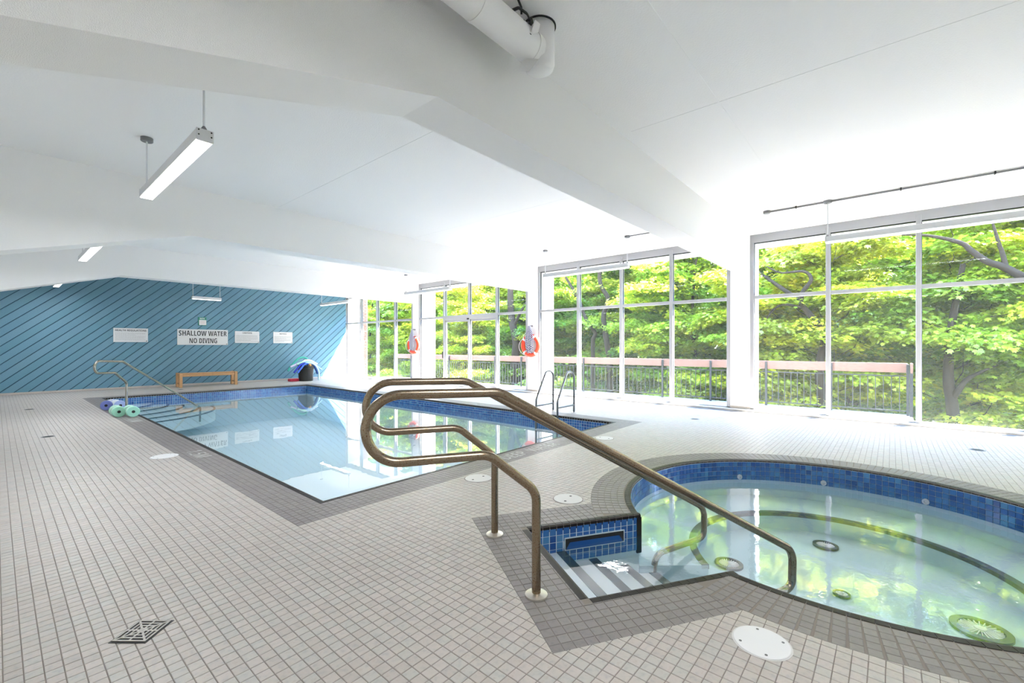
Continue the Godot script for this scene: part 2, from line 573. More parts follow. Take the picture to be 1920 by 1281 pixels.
# ---------------------------------------------------------------- floor
func in_pool_border(p: Vector2) -> bool:
	return p.x > P0.x - BORDER and p.x < P1.x + BORDER and p.y > P0.y - BORDER and p.y < P1.y + BORDER
func in_pool(p: Vector2) -> bool:
	return p.x > P0.x and p.x < P1.x and p.y > P0.y and p.y < P1.y
func in_spa_border(p: Vector2) -> bool:
	var q := spa_local(p)
	return q.length() < 1.938 or (q.x < 0 and q.x > -2.79 and absf(q.y) < 0.78)
func in_room(p: Vector2) -> bool:
	return p.x > LEFT_X and p.x < GLASS_X - 0.16 and p.y > WALL_Z + 0.02 and p.y < BACK_Z
func in_alcove_tiles(p: Vector2) -> bool:   # local to the spa
	return p.x > -2.79 and p.x < -1.2 and absf(p.y) < 0.78 and p.length() > 1.938 and not (p.x > -2.496 and absf(p.y) < 0.50)

func spa_outline(r: float, half: float, end: float) -> PackedVector2Array:   # local to the spa
	var al := asin(half / r)
	var o := arc(Vector2.ZERO, r, -(PI - al), PI - al, 120)
	o.append(Vector2(end, half)); o.append(Vector2(end, -half))
	return o

func to_world2(poly: PackedVector2Array) -> PackedVector2Array:
	var o := PackedVector2Array()
	for p in poly: o.append(SPA + SPA_A * p.x + SPA_B * p.y)
	return o

func tile_shape(sx: float, sz: float) -> ArrayMesh:
	var b := MB.new()
	b.prism(rect(Vector2(-sx / 2, -sz / 2), Vector2(sx / 2, sz / 2)), -0.006, 0.0, Transform3D.IDENTITY, true, false, 0.0016)
	return b.done()

func grid(frame: Transform3D, i0: int, i1: int, j0: int, j1: int, pitch: float, inside: Callable, clip: Callable, full: Array, cut: MB) -> void:
	# inside takes a point of the frame's own (x, z) plane; clip returns the pieces of a cell's polygon that remain
	var h := (pitch - 0.0030) / 2
	for i in range(i0, i1):
		for j in range(j0, j1):
			var c := Vector2((i + 0.5) * pitch, (j + 0.5) * pitch)
			var n := 0
			for s in [Vector2(-h, -h), Vector2(h, -h), Vector2(h, h), Vector2(-h, h)]:
				if inside.call(c + s): n += 1
			if n == 4:
				full.append(frame * Transform3D(Basis.IDENTITY, Vector3(c.x, 0, c.y)))
			elif n > 0:
				for p in clip.call(rect(c - Vector2(h, h), c + Vector2(h, h))):
					if p.size() >= 3 and absf(area(p)) > 2e-5:
						cut.prism(p, -0.006, 0.0, frame, true, false)

func area(p: PackedVector2Array) -> float:
	var s := 0.0
	for k in p.size(): s += p[k].cross(p[(k + 1) % p.size()])
	return s / 2

func cut_all(pieces: Array, hole: PackedVector2Array) -> Array:
	var out := []
	for p in pieces:
		for q in Geometry2D.clip_polygons(p, hole):
			out.append(q)
	return out

func floor_tiles() -> void:
	# bed of grout with the two pools left out, cut into strips so that no piece has a hole inside
	var b := MB.new()
	var hole_pool := rect(P0 + Vector2(0.05, 0.05), P1 - Vector2(0.05, 0.05))
	var hole_spa := to_world2(spa_outline(SPA_R + 0.004, 0.454, -2.45))
	var cuts := [WALL_Z - 0.1, -9.4, -2.8, SPA.y, BACK_Z + 0.1]
	for k in 4:
		var pieces := [rect(Vector2(LEFT_X - 0.1, cuts[k]), Vector2(GLASS_X + 0.1, cuts[k + 1]))]
		pieces = cut_all(cut_all(pieces, hole_pool), hole_spa)
		for p in pieces: b.prism(p, -0.2, -0.0022)
	var fl := shell("floor", b, M.grout)
	# small square tiles
	var border := rect(P0 - Vector2.ONE * BORDER, P1 + Vector2.ONE * BORDER)
	var ring := to_world2(arc(Vector2.ZERO, 1.94, 0, TAU, 160))
	var apron := to_world2(rect(Vector2(-2.79, -0.78), Vector2(0, 0.78)))
	var origin := Vector3(P0.x - BORDER, 0, P1.y + BORDER)
	var frame := Transform3D(Basis.IDENTITY, origin)
	var o2 := Vector2(origin.x, origin.z)
	var full := []
	var cut := MB.new()
	var inside := func(p: Vector2) -> bool:
		var q := p + o2
		return in_room(q) and not in_pool_border(q) and not in_spa_border(q)
	var room_rect := rect(Vector2(LEFT_X, WALL_Z + 0.02), Vector2(GLASS_X - 0.16, BACK_Z))
	var shift := func(poly: PackedVector2Array) -> PackedVector2Array:
		var o := PackedVector2Array()
		for p in poly: o.append(p - o2)
		return o
	var lr: PackedVector2Array = shift.call(room_rect)
	var holes := [shift.call(border), shift.call(ring), shift.call(apron)]
	var clip := func(cell: PackedVector2Array) -> Array:
		var pieces := []
		pieces.append_array(Geometry2D.intersect_polygons(cell, lr))
		for h in holes: pieces = cut_all(pieces, h)
		return pieces
	grid(frame, -52, 154, -272, 122, PITCH, inside, clip, full, cut)
	lay(fl, "tile", full, M.light_tiles, [[0.505, 0.470, 0.436], [0.486, 0.444, 0.412], [0.488, 0.470, 0.440], [0.518, 0.474, 0.444]], tile_shape(PITCH - 0.0030, PITCH - 0.0030), 0.035)
	put("cut_tiles", cut, M.light_tiles[0], fl).set_meta("kind", "stuff")
	# dark border of the swimming pool
	full = []
	var bp := BORDER / 6.0
	var n1 := int(round((P1.x - P0.x + 2 * BORDER) / bp))
	var n2 := int(round((P1.y - P0.y + 2 * BORDER) / bp))
	var fx := (P1.x - P0.x + 2 * BORDER) / n1
	var fz := (P1.y - P0.y + 2 * BORDER) / n2
	for i in n1:
		for j in n2:
			if i >= 6 and i < n1 - 6 and j >= 6 and j < n2 - 6: continue
			full.append(Transform3D(Basis.IDENTITY, Vector3(P0.x - BORDER + (i + 0.5) * fx, 0, P0.y - BORDER + (j + 0.5) * fz)))
	var darks := [[0.240, 0.219, 0.212], [0.224, 0.204, 0.200], [0.252, 0.232, 0.222], [0.232, 0.208, 0.208]]
	lay(fl, "border_tile", full, M.dark_tiles, darks, tile_shape(bp - 0.0032, bp - 0.0032), 0.03)
	# dark apron round the steps of the spa
	full = []
	cut = MB.new()
	var sf := Transform3D(Basis(Vector3(SPA_A.x, 0, SPA_A.y), Vector3.UP, Vector3(SPA_B.x, 0, SPA_B.y)), Vector3(SPA.x, 0, SPA.y))
	var ap := 0.056
	var lf := sf * Transform3D(Basis.IDENTITY, Vector3(-2.79, 0, -0.78))
	var lo := Vector2(-2.79, -0.78)
	var inside2 := func(p: Vector2) -> bool: return in_alcove_tiles(p + lo)
	var c1 := PackedVector2Array()
	for p in arc(Vector2.ZERO, 1.94, 0, TAU, 160): c1.append(p - lo)
	var c2 := rect(Vector2(-2.496, -0.50) - lo, Vector2(0, 0.50) - lo)
	var c0 := rect(Vector2.ZERO, Vector2(1.7, 1.56))
	var clip2 := func(cell: PackedVector2Array) -> Array:
		return cut_all(cut_all(Geometry2D.intersect_polygons(cell, c0), c1), c2)
	grid(lf, 0, 28, 0, 28, ap, inside2, clip2, full, cut)
	lay(fl, "apron_tile", full, M.dark_tiles, darks, tile_shape(ap - 0.0036, ap - 0.0036), 0.035)
	put("cut_apron_tiles", cut, M.dark_tiles[1], fl).set_meta("kind", "stuff")
	# five rings of tiles round the spa
	full = []
	var n := 190
	var al := asin(0.505 / 1.70)
	for k in n:
		var an := TAU * (k + 0.5) / n
		for r in 5:
			var rad := 1.662 + (r + 0.5) * 0.0552
			var q := Vector2.from_angle(an) * rad
			if q.x < 0 and absf(q.y) < 0.52: continue
			full.append(sf * Transform3D(Basis(Vector3.UP, -an), Vector3(q.x, 0, q.y)))
	lay(fl, "ring_tile", full, M.dark_tiles, darks, tile_shape(0.0516, 0.0505), 0.04)
	# lettering set into the dark border
	floor_text(fl, "DEEP  WATER", Vector3(4.36, 0.0004, -3.43), 0.0, 0.165, 0.78)
	floor_text(fl, "1.5M", Vector3(1.60, 0.0007, -6.37), -PI / 2, 0.16, 1.0)
	floor_text(fl, "1.1M", Vector3(1.60, 0.0007, -10.15), -PI / 2, 0.16, 1.0)

func floor_text(parent: Node, words: String, at: Vector3, turn: float, size: float, squeeze: float) -> void:
	var o := put("depth_lettering", text_mesh(words, size, 0.002, 400), M.marking, parent)
	o.transform = Transform3D(Basis(Vector3.UP, turn) * Basis(Vector3.RIGHT, -PI / 2) * Basis.from_scale(Vector3(squeeze, 1, 1)), at)

func text_mesh(words: String, height: float, depth: float, weight := 700) -> TextMesh:
	var t := TextMesh.new()
	var f := SystemFont.new()
	f.font_names = PackedStringArray(["Droid Sans"])
	f.font_weight = weight
	t.font = f
	t.text = words
	t.font_size = 64
	t.pixel_size = height / 46.0
	t.depth = depth
	t.curve_step = 2.0
	return t

func lay(parent: Node, called: String, places: Array, mats: Array, tints: Array, mesh: Mesh, vary: float, most := 300) -> void:
	# the pieces that show largest are parts of their own, the rest one field
	var order := []
	for k in places.size():
		var o: Vector3 = places[k].origin
		order.append([o.distance_to(EYE) + (0.0 if on_screen(o, -6.0) else 1000.0), k])
	order.sort_custom(func(a, c): return a[0] < c[0])
	var single := {}
	for k in mini(most, order.size()): single[order[k][1]] = true
	var rest := []
	var colors := []
	for k in places.size():
		var p: Transform3D = places[k]
		p = p * Transform3D(Basis.IDENTITY, Vector3(0, rng.randf_range(-0.0005, 0.0003), 0))
		if single.has(k):
			var o := put(called, mesh, mats[rng.randi() % mats.size()], parent)
			o.transform = p
		else:
			rest.append(p)
			var t: Array = tints[rng.randi() % tints.size()]
			var f := 1.0 + rng.randf_range(-vary, vary)
			colors.append(Color(t[0] * f, t[1] * f, t[2] * f))
	if rest.size() > 0:
		many(called + "_field", mesh, M.tile if mats != M.blue_tiles else M.blue_tile, rest, colors, parent)

# ---------------------------------------------------------------- swimming pool
func swimming_pool() -> void:
	var t := thing("swimming_pool", "large rectangular swimming pool with a blue tiled waterline and black rim", "pool")
	var a := P0 + Vector2.ONE * 0.05
	var c := P1 - Vector2.ONE * 0.05
	var deep := -1.05
	var b := MB.new()
	b.box(Vector3((a.x + c.x) / 2, deep - 0.1, (a.y + c.y) / 2), Vector3(c.x - a.x + 0.4, 0.2, c.y - a.y + 0.4))
	for s in [-1, 1]:
		b.box(Vector3((a.x if s < 0 else c.x) + s * 0.1, (deep - 0.012) / 2, (a.y + c.y) / 2), Vector3(0.2, -deep - 0.012, c.y - a.y + 0.4))
		b.box(Vector3((a.x + c.x) / 2, (deep - 0.012) / 2, (a.y if s < 0 else c.y) + s * 0.1), Vector3(c.x - a.x, -deep - 0.012, 0.2))
	put("basin", b, M.plaster, t)
	# bullnose rim of dark tiles
	var nose := bullnose(0.0505, 0.052)
	var places := []
	for side in 4:
		var along := (P1.y - P0.y) if side % 2 == 0 else (P1.x - P0.x)
		var n := int(along / 0.0541)
		for k in n:
			var d := (k + 0.5) * along / n
			var at: Vector3
			var turn: float
			match side:
				0: at = Vector3(P0.x, 0, P0.y + d); turn = 0.0
				1: at = Vector3(P0.x + d, 0, P0.y); turn = -PI / 2
				2: at = Vector3(P1.x, 0, P0.y + d); turn = PI
				3: at = Vector3(P0.x + d, 0, P1.y); turn = PI / 2
			places.append(Transform3D(Basis(Vector3.UP, turn), at))
	many("rim_tile_field", nose, M.nosing, places, [], t)
	b = MB.new()
	b.box(Vector3(P0.x + 0.026, -0.022, (P0.y + P1.y) / 2), Vector3(0.044, 0.036, P1.y - P0.y))
	b.box(Vector3(P1.x - 0.026, -0.022, (P0.y + P1.y) / 2), Vector3(0.044, 0.036, P1.y - P0.y))
	b.box(Vector3((P0.x + P1.x) / 2, -0.022, P0.y + 0.026), Vector3(P1.x - P0.x, 0.036, 0.044))
	b.box(Vector3((P0.x + P1.x) / 2, -0.022, P1.y - 0.026), Vector3(P1.x - P0.x, 0.036, 0.044))
	put("rim_grout", b, M.nosing_joint, t)
	# blue waterline tiles
	var blues := [[0.030, 0.115, 0.36], [0.045, 0.165, 0.42], [0.022, 0.085, 0.29], [0.075, 0.235, 0.47]]
	places = []
	b = MB.new()
	var rows := 5
	var tp := 0.051
	for side in 4:
		var along := (c.y - a.y) if side % 2 == 0 else (c.x - a.x)
		var n := int(along / tp)
		for k in n:
			for r in rows:
				var d := (k + 0.5) * along / n
				var y := -0.040 - (r + 0.5) * tp
				var at: Vector3
				var out: Vector3
				match side:
					0: at = Vector3(a.x, y, a.y + d); out = Vector3.RIGHT
					1: at = Vector3(a.x + d, y, a.y); out = Vector3.BACK
					2: at = Vector3(c.x, y, a.y + d); out = Vector3.LEFT
					3: at = Vector3(a.x + d, y, c.y); out = Vector3.FORWARD
				places.append(wall_tile_frame(at, out))
	var mid := -0.040 - rows * tp / 2
	var hh := rows * tp + 0.006
	b.box(Vector3(a.x, mid, (a.y + c.y) / 2), Vector3(0.006, hh, c.y - a.y))
	b.box(Vector3(c.x, mid, (a.y + c.y) / 2), Vector3(0.006, hh, c.y - a.y))
	b.box(Vector3((a.x + c.x) / 2, mid, a.y), Vector3(c.x - a.x, hh, 0.006))
	b.box(Vector3((a.x + c.x) / 2, mid, c.y), Vector3(c.x - a.x, hh, 0.006))
	put("waterline_grout", b, M.blue_grout, t)
	lay_facing(t, "waterline_tile", places, blues, tile_shape(tp - 0.004, tp - 0.004), 300)
	# curved corner steps under water, each with a black edge
	var corner := Vector2(a.x, a.y)
	var radii := [0.95, 1.28, 1.62, 1.97, 2.32]
	for k in 5:
		var y: float = -0.215 - 0.055 * k
		b = MB.new()
		var p := PackedVector2Array([corner])
		p.append_array(arc(corner, radii[k], 0.0, PI / 2, 40))
		b.prism(p, y - 0.3, y)
		var st := put("step", b, M.plaster, t)
		b = MB.new()
		var e := arc(corner, radii[k] + 0.006, 0.0, PI / 2, 40)
		var back := arc(corner, radii[k] - 0.045, 0.0, PI / 2, 40)
		back.reverse()
		e.append_array(back)
		b.prism(e, y - 0.02, y + 0.004)
		put("step_edge", b, M.black_tile, st)
	# main drain covers on the bottom
	for q in [Vector2(2.55, -4.85), Vector2(3.85, -4.9)]:
		b = MB.new()
		b.box(Vector3(q.x, deep + 0.012, q.y), Vector3(0.34, 0.02, 0.34), 0.006)
		var g := put("drain_cover", b, M.white_plastic, t)
		b = MB.new()
		for s in [-1, 1]:
			b.box(Vector3(q.x + s * 0.2, deep + 0.010, q.y), Vector3(0.05, 0.02, 0.45))
			b.box(Vector3(q.x, deep + 0.010, q.y + s * 0.2), Vector3(0.45, 0.02, 0.05))
		put("drain_frame", b, M.black_tile, g)
	b = MB.new()
	b.quad(Vector3(a.x, POOL_WATER, a.y), Vector3(c.x, POOL_WATER, a.y), Vector3(c.x, POOL_WATER, c.y), Vector3(a.x, POOL_WATER, c.y), Vector3.UP)
	var w := put("pool_water", b, M.pool_water)
	tag(w, "still pale blue water filling the rectangular swimming pool", "water", "", "stuff")

func wall_tile_frame(at: Vector3, out: Vector3) -> Transform3D:
	# a tile's own y axis turned to point out of the wall
	var side := Vector3.UP.cross(out)
	return Transform3D(Basis(side, out, side.cross(out)), at + out * 0.0055)

func lay_facing(parent: Node, called: String, places: Array, tints: Array, mesh: Mesh, most: int) -> void:
	var order := []
	for k in places.size():
		var p: Transform3D = places[k]
		var facing := p.basis.y.dot(EYE - p.origin) > 0.0
		order.append([p.origin.distance_to(EYE) + (0.0 if facing and on_screen(p.origin, -4.0) else 1000.0), k])
	order.sort_custom(func(a, c): return a[0] < c[0])
	var single := {}
	for k in mini(most, order.size()):
		if order[k][0] < 900.0: single[order[k][1]] = true
	var rest := []
	var colors := []
	for k in places.size():
		var pick := 0
		var roll := rng.randf()
		if roll > 0.93: pick = 3
		elif roll > 0.60: pick = 1
		elif roll > 0.42: pick = 2
		if single.has(k):
			var o := put(called, mesh, M.blue_tiles[pick], parent)
			o.transform = places[k]
		else:
			rest.append(places[k])
			var t: Array = tints[pick]
			colors.append(Color(t[0], t[1], t[2]))
	many(called + "_field", mesh, M.blue_tile, rest, colors, parent)

func bullnose(width: float, deep: float) -> ArrayMesh:
	# rounded rim tile: x runs from its back edge over the rim towards the water, y up, z along the rim
	var b := MB.new()
	var pts := [Vector2(0.0015, -0.003), Vector2(0.003, 0.0005), Vector2(deep - 0.016, 0.0015)]
	for k in 6:
		var an := PI / 2 * (1.0 - k / 5.0)
		pts.append(Vector2(deep - 0.016 + cos(an) * 0.016, -0.0145 + sin(an) * 0.016))
	pts.append(Vector2(deep, -0.040))
	for k in pts.size() - 1:
		var p: Vector2 = pts[k]
		var q: Vector2 = pts[k + 1]
		var d := (q - p).normalized()
		var nn := Vector3(-d.y, d.x, 0)
		b.quad(Vector3(p.x, p.y, -width / 2), Vector3(q.x, q.y, -width / 2), Vector3(q.x, q.y, width / 2), Vector3(p.x, p.y, width / 2), nn)
	for s in [-1.0, 1.0]:
		var poly := []
		for p in pts: poly.append(Vector3(p.x, p.y, s * width / 2))
		poly.append(Vector3(0.0015, -0.040, s * width / 2))
		b.flat_poly(poly, Vector3(0, 0, s))
	return b.done()

# ---------------------------------------------------------------- spa
func spa_pool() -> void:
	var t := thing("spa_pool", "round whirlpool spa with a stepped entry and blue tiled waterline", "spa", Vector3(SPA.x, 0, SPA.y), -atan2(SPA_A.y, SPA_A.x))
	var frame := t.transform
	var floor_y := -0.56
	var open := spa_outline(SPA_R + 0.004, 0.454, -2.45)
	# walls
	var b := MB.new()
	var outer := spa_outline(SPA_R + 0.15, 0.6, -2.6)
	for k in open.size():
		var p := open[k]; var q := open[(k + 1) % open.size()]
		var d := (q - p).normalized()
		var inw := Vector3(-d.y, 0, d.x)
		b.quad(Vector3(p.x, floor_y - 0.1, p.y), Vector3(q.x, floor_y - 0.1, q.y), Vector3(q.x, -0.004, q.y), Vector3(p.x, -0.004, p.y), inw)
		var e := outer[k]; var g := outer[(k + 1) % outer.size()]
		b.quad(Vector3(e.x, floor_y - 0.1, e.y), Vector3(g.x, floor_y - 0.1, g.y), Vector3(g.x, -0.2, g.y), Vector3(e.x, -0.2, e.y), -inw)
	b.prism(outer, floor_y - 0.12, floor_y)
	put("basin", b, M.spa_plaster, t)
	# bench round the inside and its dark edge
	b = MB.new()
	var al := asin(0.45 / SPA_R)
	var seat := arc(Vector2.ZERO, SPA_R, -(PI - al), PI - al, 100)
	var back := arc(Vector2.ZERO, 1.06, -(PI - al), PI - al, 100)
	back.reverse()
	seat.append_array(back)
	b.prism(seat, floor_y, -0.40)
	var bench := put("seat", b, M.spa_plaster, t)
	b = MB.new()
	var e1 := arc(Vector2.ZERO, 1.115, -(PI - al), PI - al, 100)
	var e2 := arc(Vector2.ZERO, 1.056, -(PI - al), PI - al, 100)
	e2.reverse()
	e1.append_array(e2)
	b.prism(e1, -0.43, -0.396)
	put("seat_edge", b, M.black_tile, bench)
	# floor fittings: two drains with radial ribs and a small suction plate
	for d in [[0.27, 0.70, 0.150], [0.506, -0.51, 0.10], [-0.174, 0.121, 0.055], [-0.618, -0.507, 0.11]]:
		var c := Vector3(d[0], floor_y, d[1])
		b = MB.new()
		b.lathe(PackedVector2Array([Vector2(d[2], 0.002), Vector2(d[2], 0.02), Vector2(d[2] * 0.74, 0.022), Vector2(d[2] * 0.74, 0.002)]), 40, c)
		var ring := put("drain_ring", b, M.black_tile, t)
		b = MB.new()
		for k in 24:
			var an := TAU * k / 24
			b.box(c + Vector3(cos(an), 0, sin(an)) * d[2] * 0.46 + Vector3(0, 0.012, 0), Vector3(d[2] * 0.5, 0.012, 0.005), 0.0, Basis(Vector3.UP, -an))
		b.lathe(PackedVector2Array([Vector2(0, 0.012), Vector2(d[2] * 0.22, 0.01), Vector2(d[2] * 0.2, 0.024), Vector2(0, 0.03)]), 20, c)
		put("drain_ribs", b, M.white_plastic, ring)
	# steps of the entry, each with a black edge
	var us := [-2.17, -1.91, -1.64, -1.40]
	var ys := [-0.195, -0.285, -0.375, -0.455]
	for k in 4:
		b = MB.new()
		var u0 := -2.45
		b.box(Vector3((u0 + us[k]) / 2, (floor_y + ys[k]) / 2, 0), Vector3(us[k] - u0, ys[k] - floor_y, 0.906))
		var st := put("step", b, M.step_white, t)
		b = MB.new()
		b.box(Vector3(us[k] - 0.032, ys[k] - 0.02, 0), Vector3(0.068, 0.048, 0.90))
		put("step_edge", b, M.black_tile, st)
	# rim
	var nose := bullnose(0.0505, 0.052)
	var n := 190
	var rim_places := []
	for k in n:
		var an := TAU * (k + 0.5) / n
		var q := Vector2.from_angle(an) * 1.655
		if q.x < 0 and absf(q.y) < 0.50: continue
		rim_places.append(frame * Transform3D(Basis(Vector3.UP, PI - an), Vector3(q.x, 0, q.y)))
	for k in 18:
		rim_places.append(frame * Transform3D(Basis(Vector3.UP, 0.0), Vector3(-2.502, 0, -0.45 + (k + 0.5) * 0.05)))
	for s in [-1.0, 1.0]:
		for k in 17:
			rim_places.append(frame * Transform3D(Basis(Vector3.UP, -PI / 2 if s < 0 else PI / 2), Vector3(-2.45 + (k + 0.5) * 0.0545, 0, s * 0.502)))
	for p in rim_places:
		var o := put("rim_tile", nose, M.nosing, t)
		o.transform = frame.affine_inverse() * p
	b = MB.new()
	for k in open.size():
		var p := open[k]; var q := open[(k + 1) % open.size()]
		var d := (q - p).normalized()
		var inw := Vector3(-d.y, 0, d.x) * 0.0
		var o1 := Vector3(d.y, 0, -d.x) * 0.046
		b.quad(Vector3(p.x, -0.0015, p.y) + inw, Vector3(q.x, -0.0015, q.y) + inw, Vector3(q.x, -0.0015, q.y) + o1, Vector3(p.x, -0.0015, p.y) + o1, Vector3.UP)
	put("rim_grout", b, M.nosing_joint, t)
	# upright black corner tiles where the entry meets the round
	for s in [-1.0, 1.0]:
		b = MB.new()
		b.box(Vector3(-sqrt(SPA_R * SPA_R - 0.2025) - 0.006, -0.16, s * 0.456), Vector3(0.05, 0.28, 0.024), 0.008)
		put("corner_tile", b, M.nosing, t)
	# blue waterline tiles
	var blues := [[0.030, 0.115, 0.36], [0.045, 0.165, 0.42], [0.022, 0.085, 0.29], [0.075, 0.235, 0.47]]
	var places := []
	var tp := 0.0505
	n = 199
	for k in n:
		var an := TAU * (k + 0.5) / n
		var q := Vector2.from_angle(an) * SPA_R
		if q.x < 0 and absf(q.y) < 0.47: continue
		for r in 4:
			places.append(frame * wall_tile_frame(Vector3(q.x, -0.022 - (r + 0.5) * tp, q.y), Vector3(-cos(an), 0, -sin(an))))
	for s in [-1.0, 1.0]:
		for k in 17:
			for r in 5:
				var u := -2.45 + (k + 0.5) * 0.0535
				var y := -0.022 - (r + 0.5) * tp
				if s < 0 and u > -2.17 and u < -1.68 and y < -0.10 and y > -0.18: continue
				places.append(frame * wall_tile_frame(Vector3(u, y, s * 0.454), Vector3(0, 0, -s)))
	for k in 18:
		for r in 4:
			places.append(frame * wall_tile_frame(Vector3(-2.45, -0.022 - (r + 0.5) * tp, -0.45 + (k + 0.5) * 0.05), Vector3(1, 0, 0)))
	b = MB.new()
	for k in open.size():
		var p := open[k]; var q := open[(k + 1) % open.size()]
		var d := (q - p).normalized()
		var inw := Vector3(-d.y, 0, d.x) * 0.003
		b.quad(Vector3(p.x, -0.26, p.y) + inw, Vector3(q.x, -0.26, q.y) + inw, Vector3(q.x, -0.02, q.y) + inw, Vector3(p.x, -0.02, p.y) + inw, inw.normalized())
	put("waterline_grout", b, M.blue_grout, t)
	var local := []
	for p in places: local.append(p)
	lay_facing_in(t, "waterline_tile", local, blues, tile_shape(tp - 0.0035, tp - 0.0035), 300)
	# overflow slot in the far side of the entry
	b = MB.new()
	b.box(Vector3(-1.925, -0.145, -0.452), Vector3(0.49, 0.086, 0.012))
	var slot := put("overflow_slot", b, M.black, t)
	b = MB.new()
	for q in [Vector3(-1.925, -0.100, 0), Vector3(-1.925, -0.186, 0)]:
		b.box(q + Vector3(0, 0, -0.446), Vector3(0.50, 0.006, 0.014))
	for q in [-2.172, -1.678]:
		b.box(Vector3(q, -0.143, -0.446), Vector3(0.006, 0.09, 0.014))
	put("slot_trim", b, M.blue_grout, slot)
	b = MB.new()
	b.quad(Vector3(-2.165, -0.184, -0.441), Vector3(-1.685, -0.184, -0.441), Vector3(-1.72, -0.135, -0.4455), Vector3(-2.13, -0.135, -0.4455), Vector3(0, 0.2, 1).normalized())
	put("slot_ramp", b, M.blue_tiles[2], slot)
	# return jets on the round wall
	for d in [-1.25, -0.72, -0.2]:
		b = MB.new()
		var at := Vector3(cos(d), 0, sin(d)) * (SPA_R - 0.008) + Vector3(0, -0.19, 0)
		b.lathe(PackedVector2Array([Vector2(0.0, 0.0), Vector2(0.028, 0.0), Vector2(0.028, 0.01), Vector2(0.012, 0.014), Vector2(0.010, 0.004), Vector2(0, 0.004)]), 16, at, Basis(Vector3.UP, -d) * Basis(Vector3.BACK, PI / 2))
		put("jet", b, M.white_plastic, t)
	b = MB.new()
	b.prism(spa_outline(SPA_R - 0.002, 0.449, -2.447), SPA_WATER - 0.0001, SPA_WATER, frame, true, false)
	var w := put("spa_water", b, M.spa_water)
	tag(w, "clear rippling greenish water filling the round spa", "water", "", "stuff")

func lay_facing_in(parent: Node3D, called: String, places: Array, tints: Array, mesh: Mesh, most: int) -> void:
	var inv := parent.transform.affine_inverse()
	var before := parent.get_child_count()
	lay_facing(parent, called, places, tints, mesh, most)
	for k in range(before, parent.get_child_count()):
		var o: Node3D = parent.get_child(k)
		o.transform = inv * o.transform

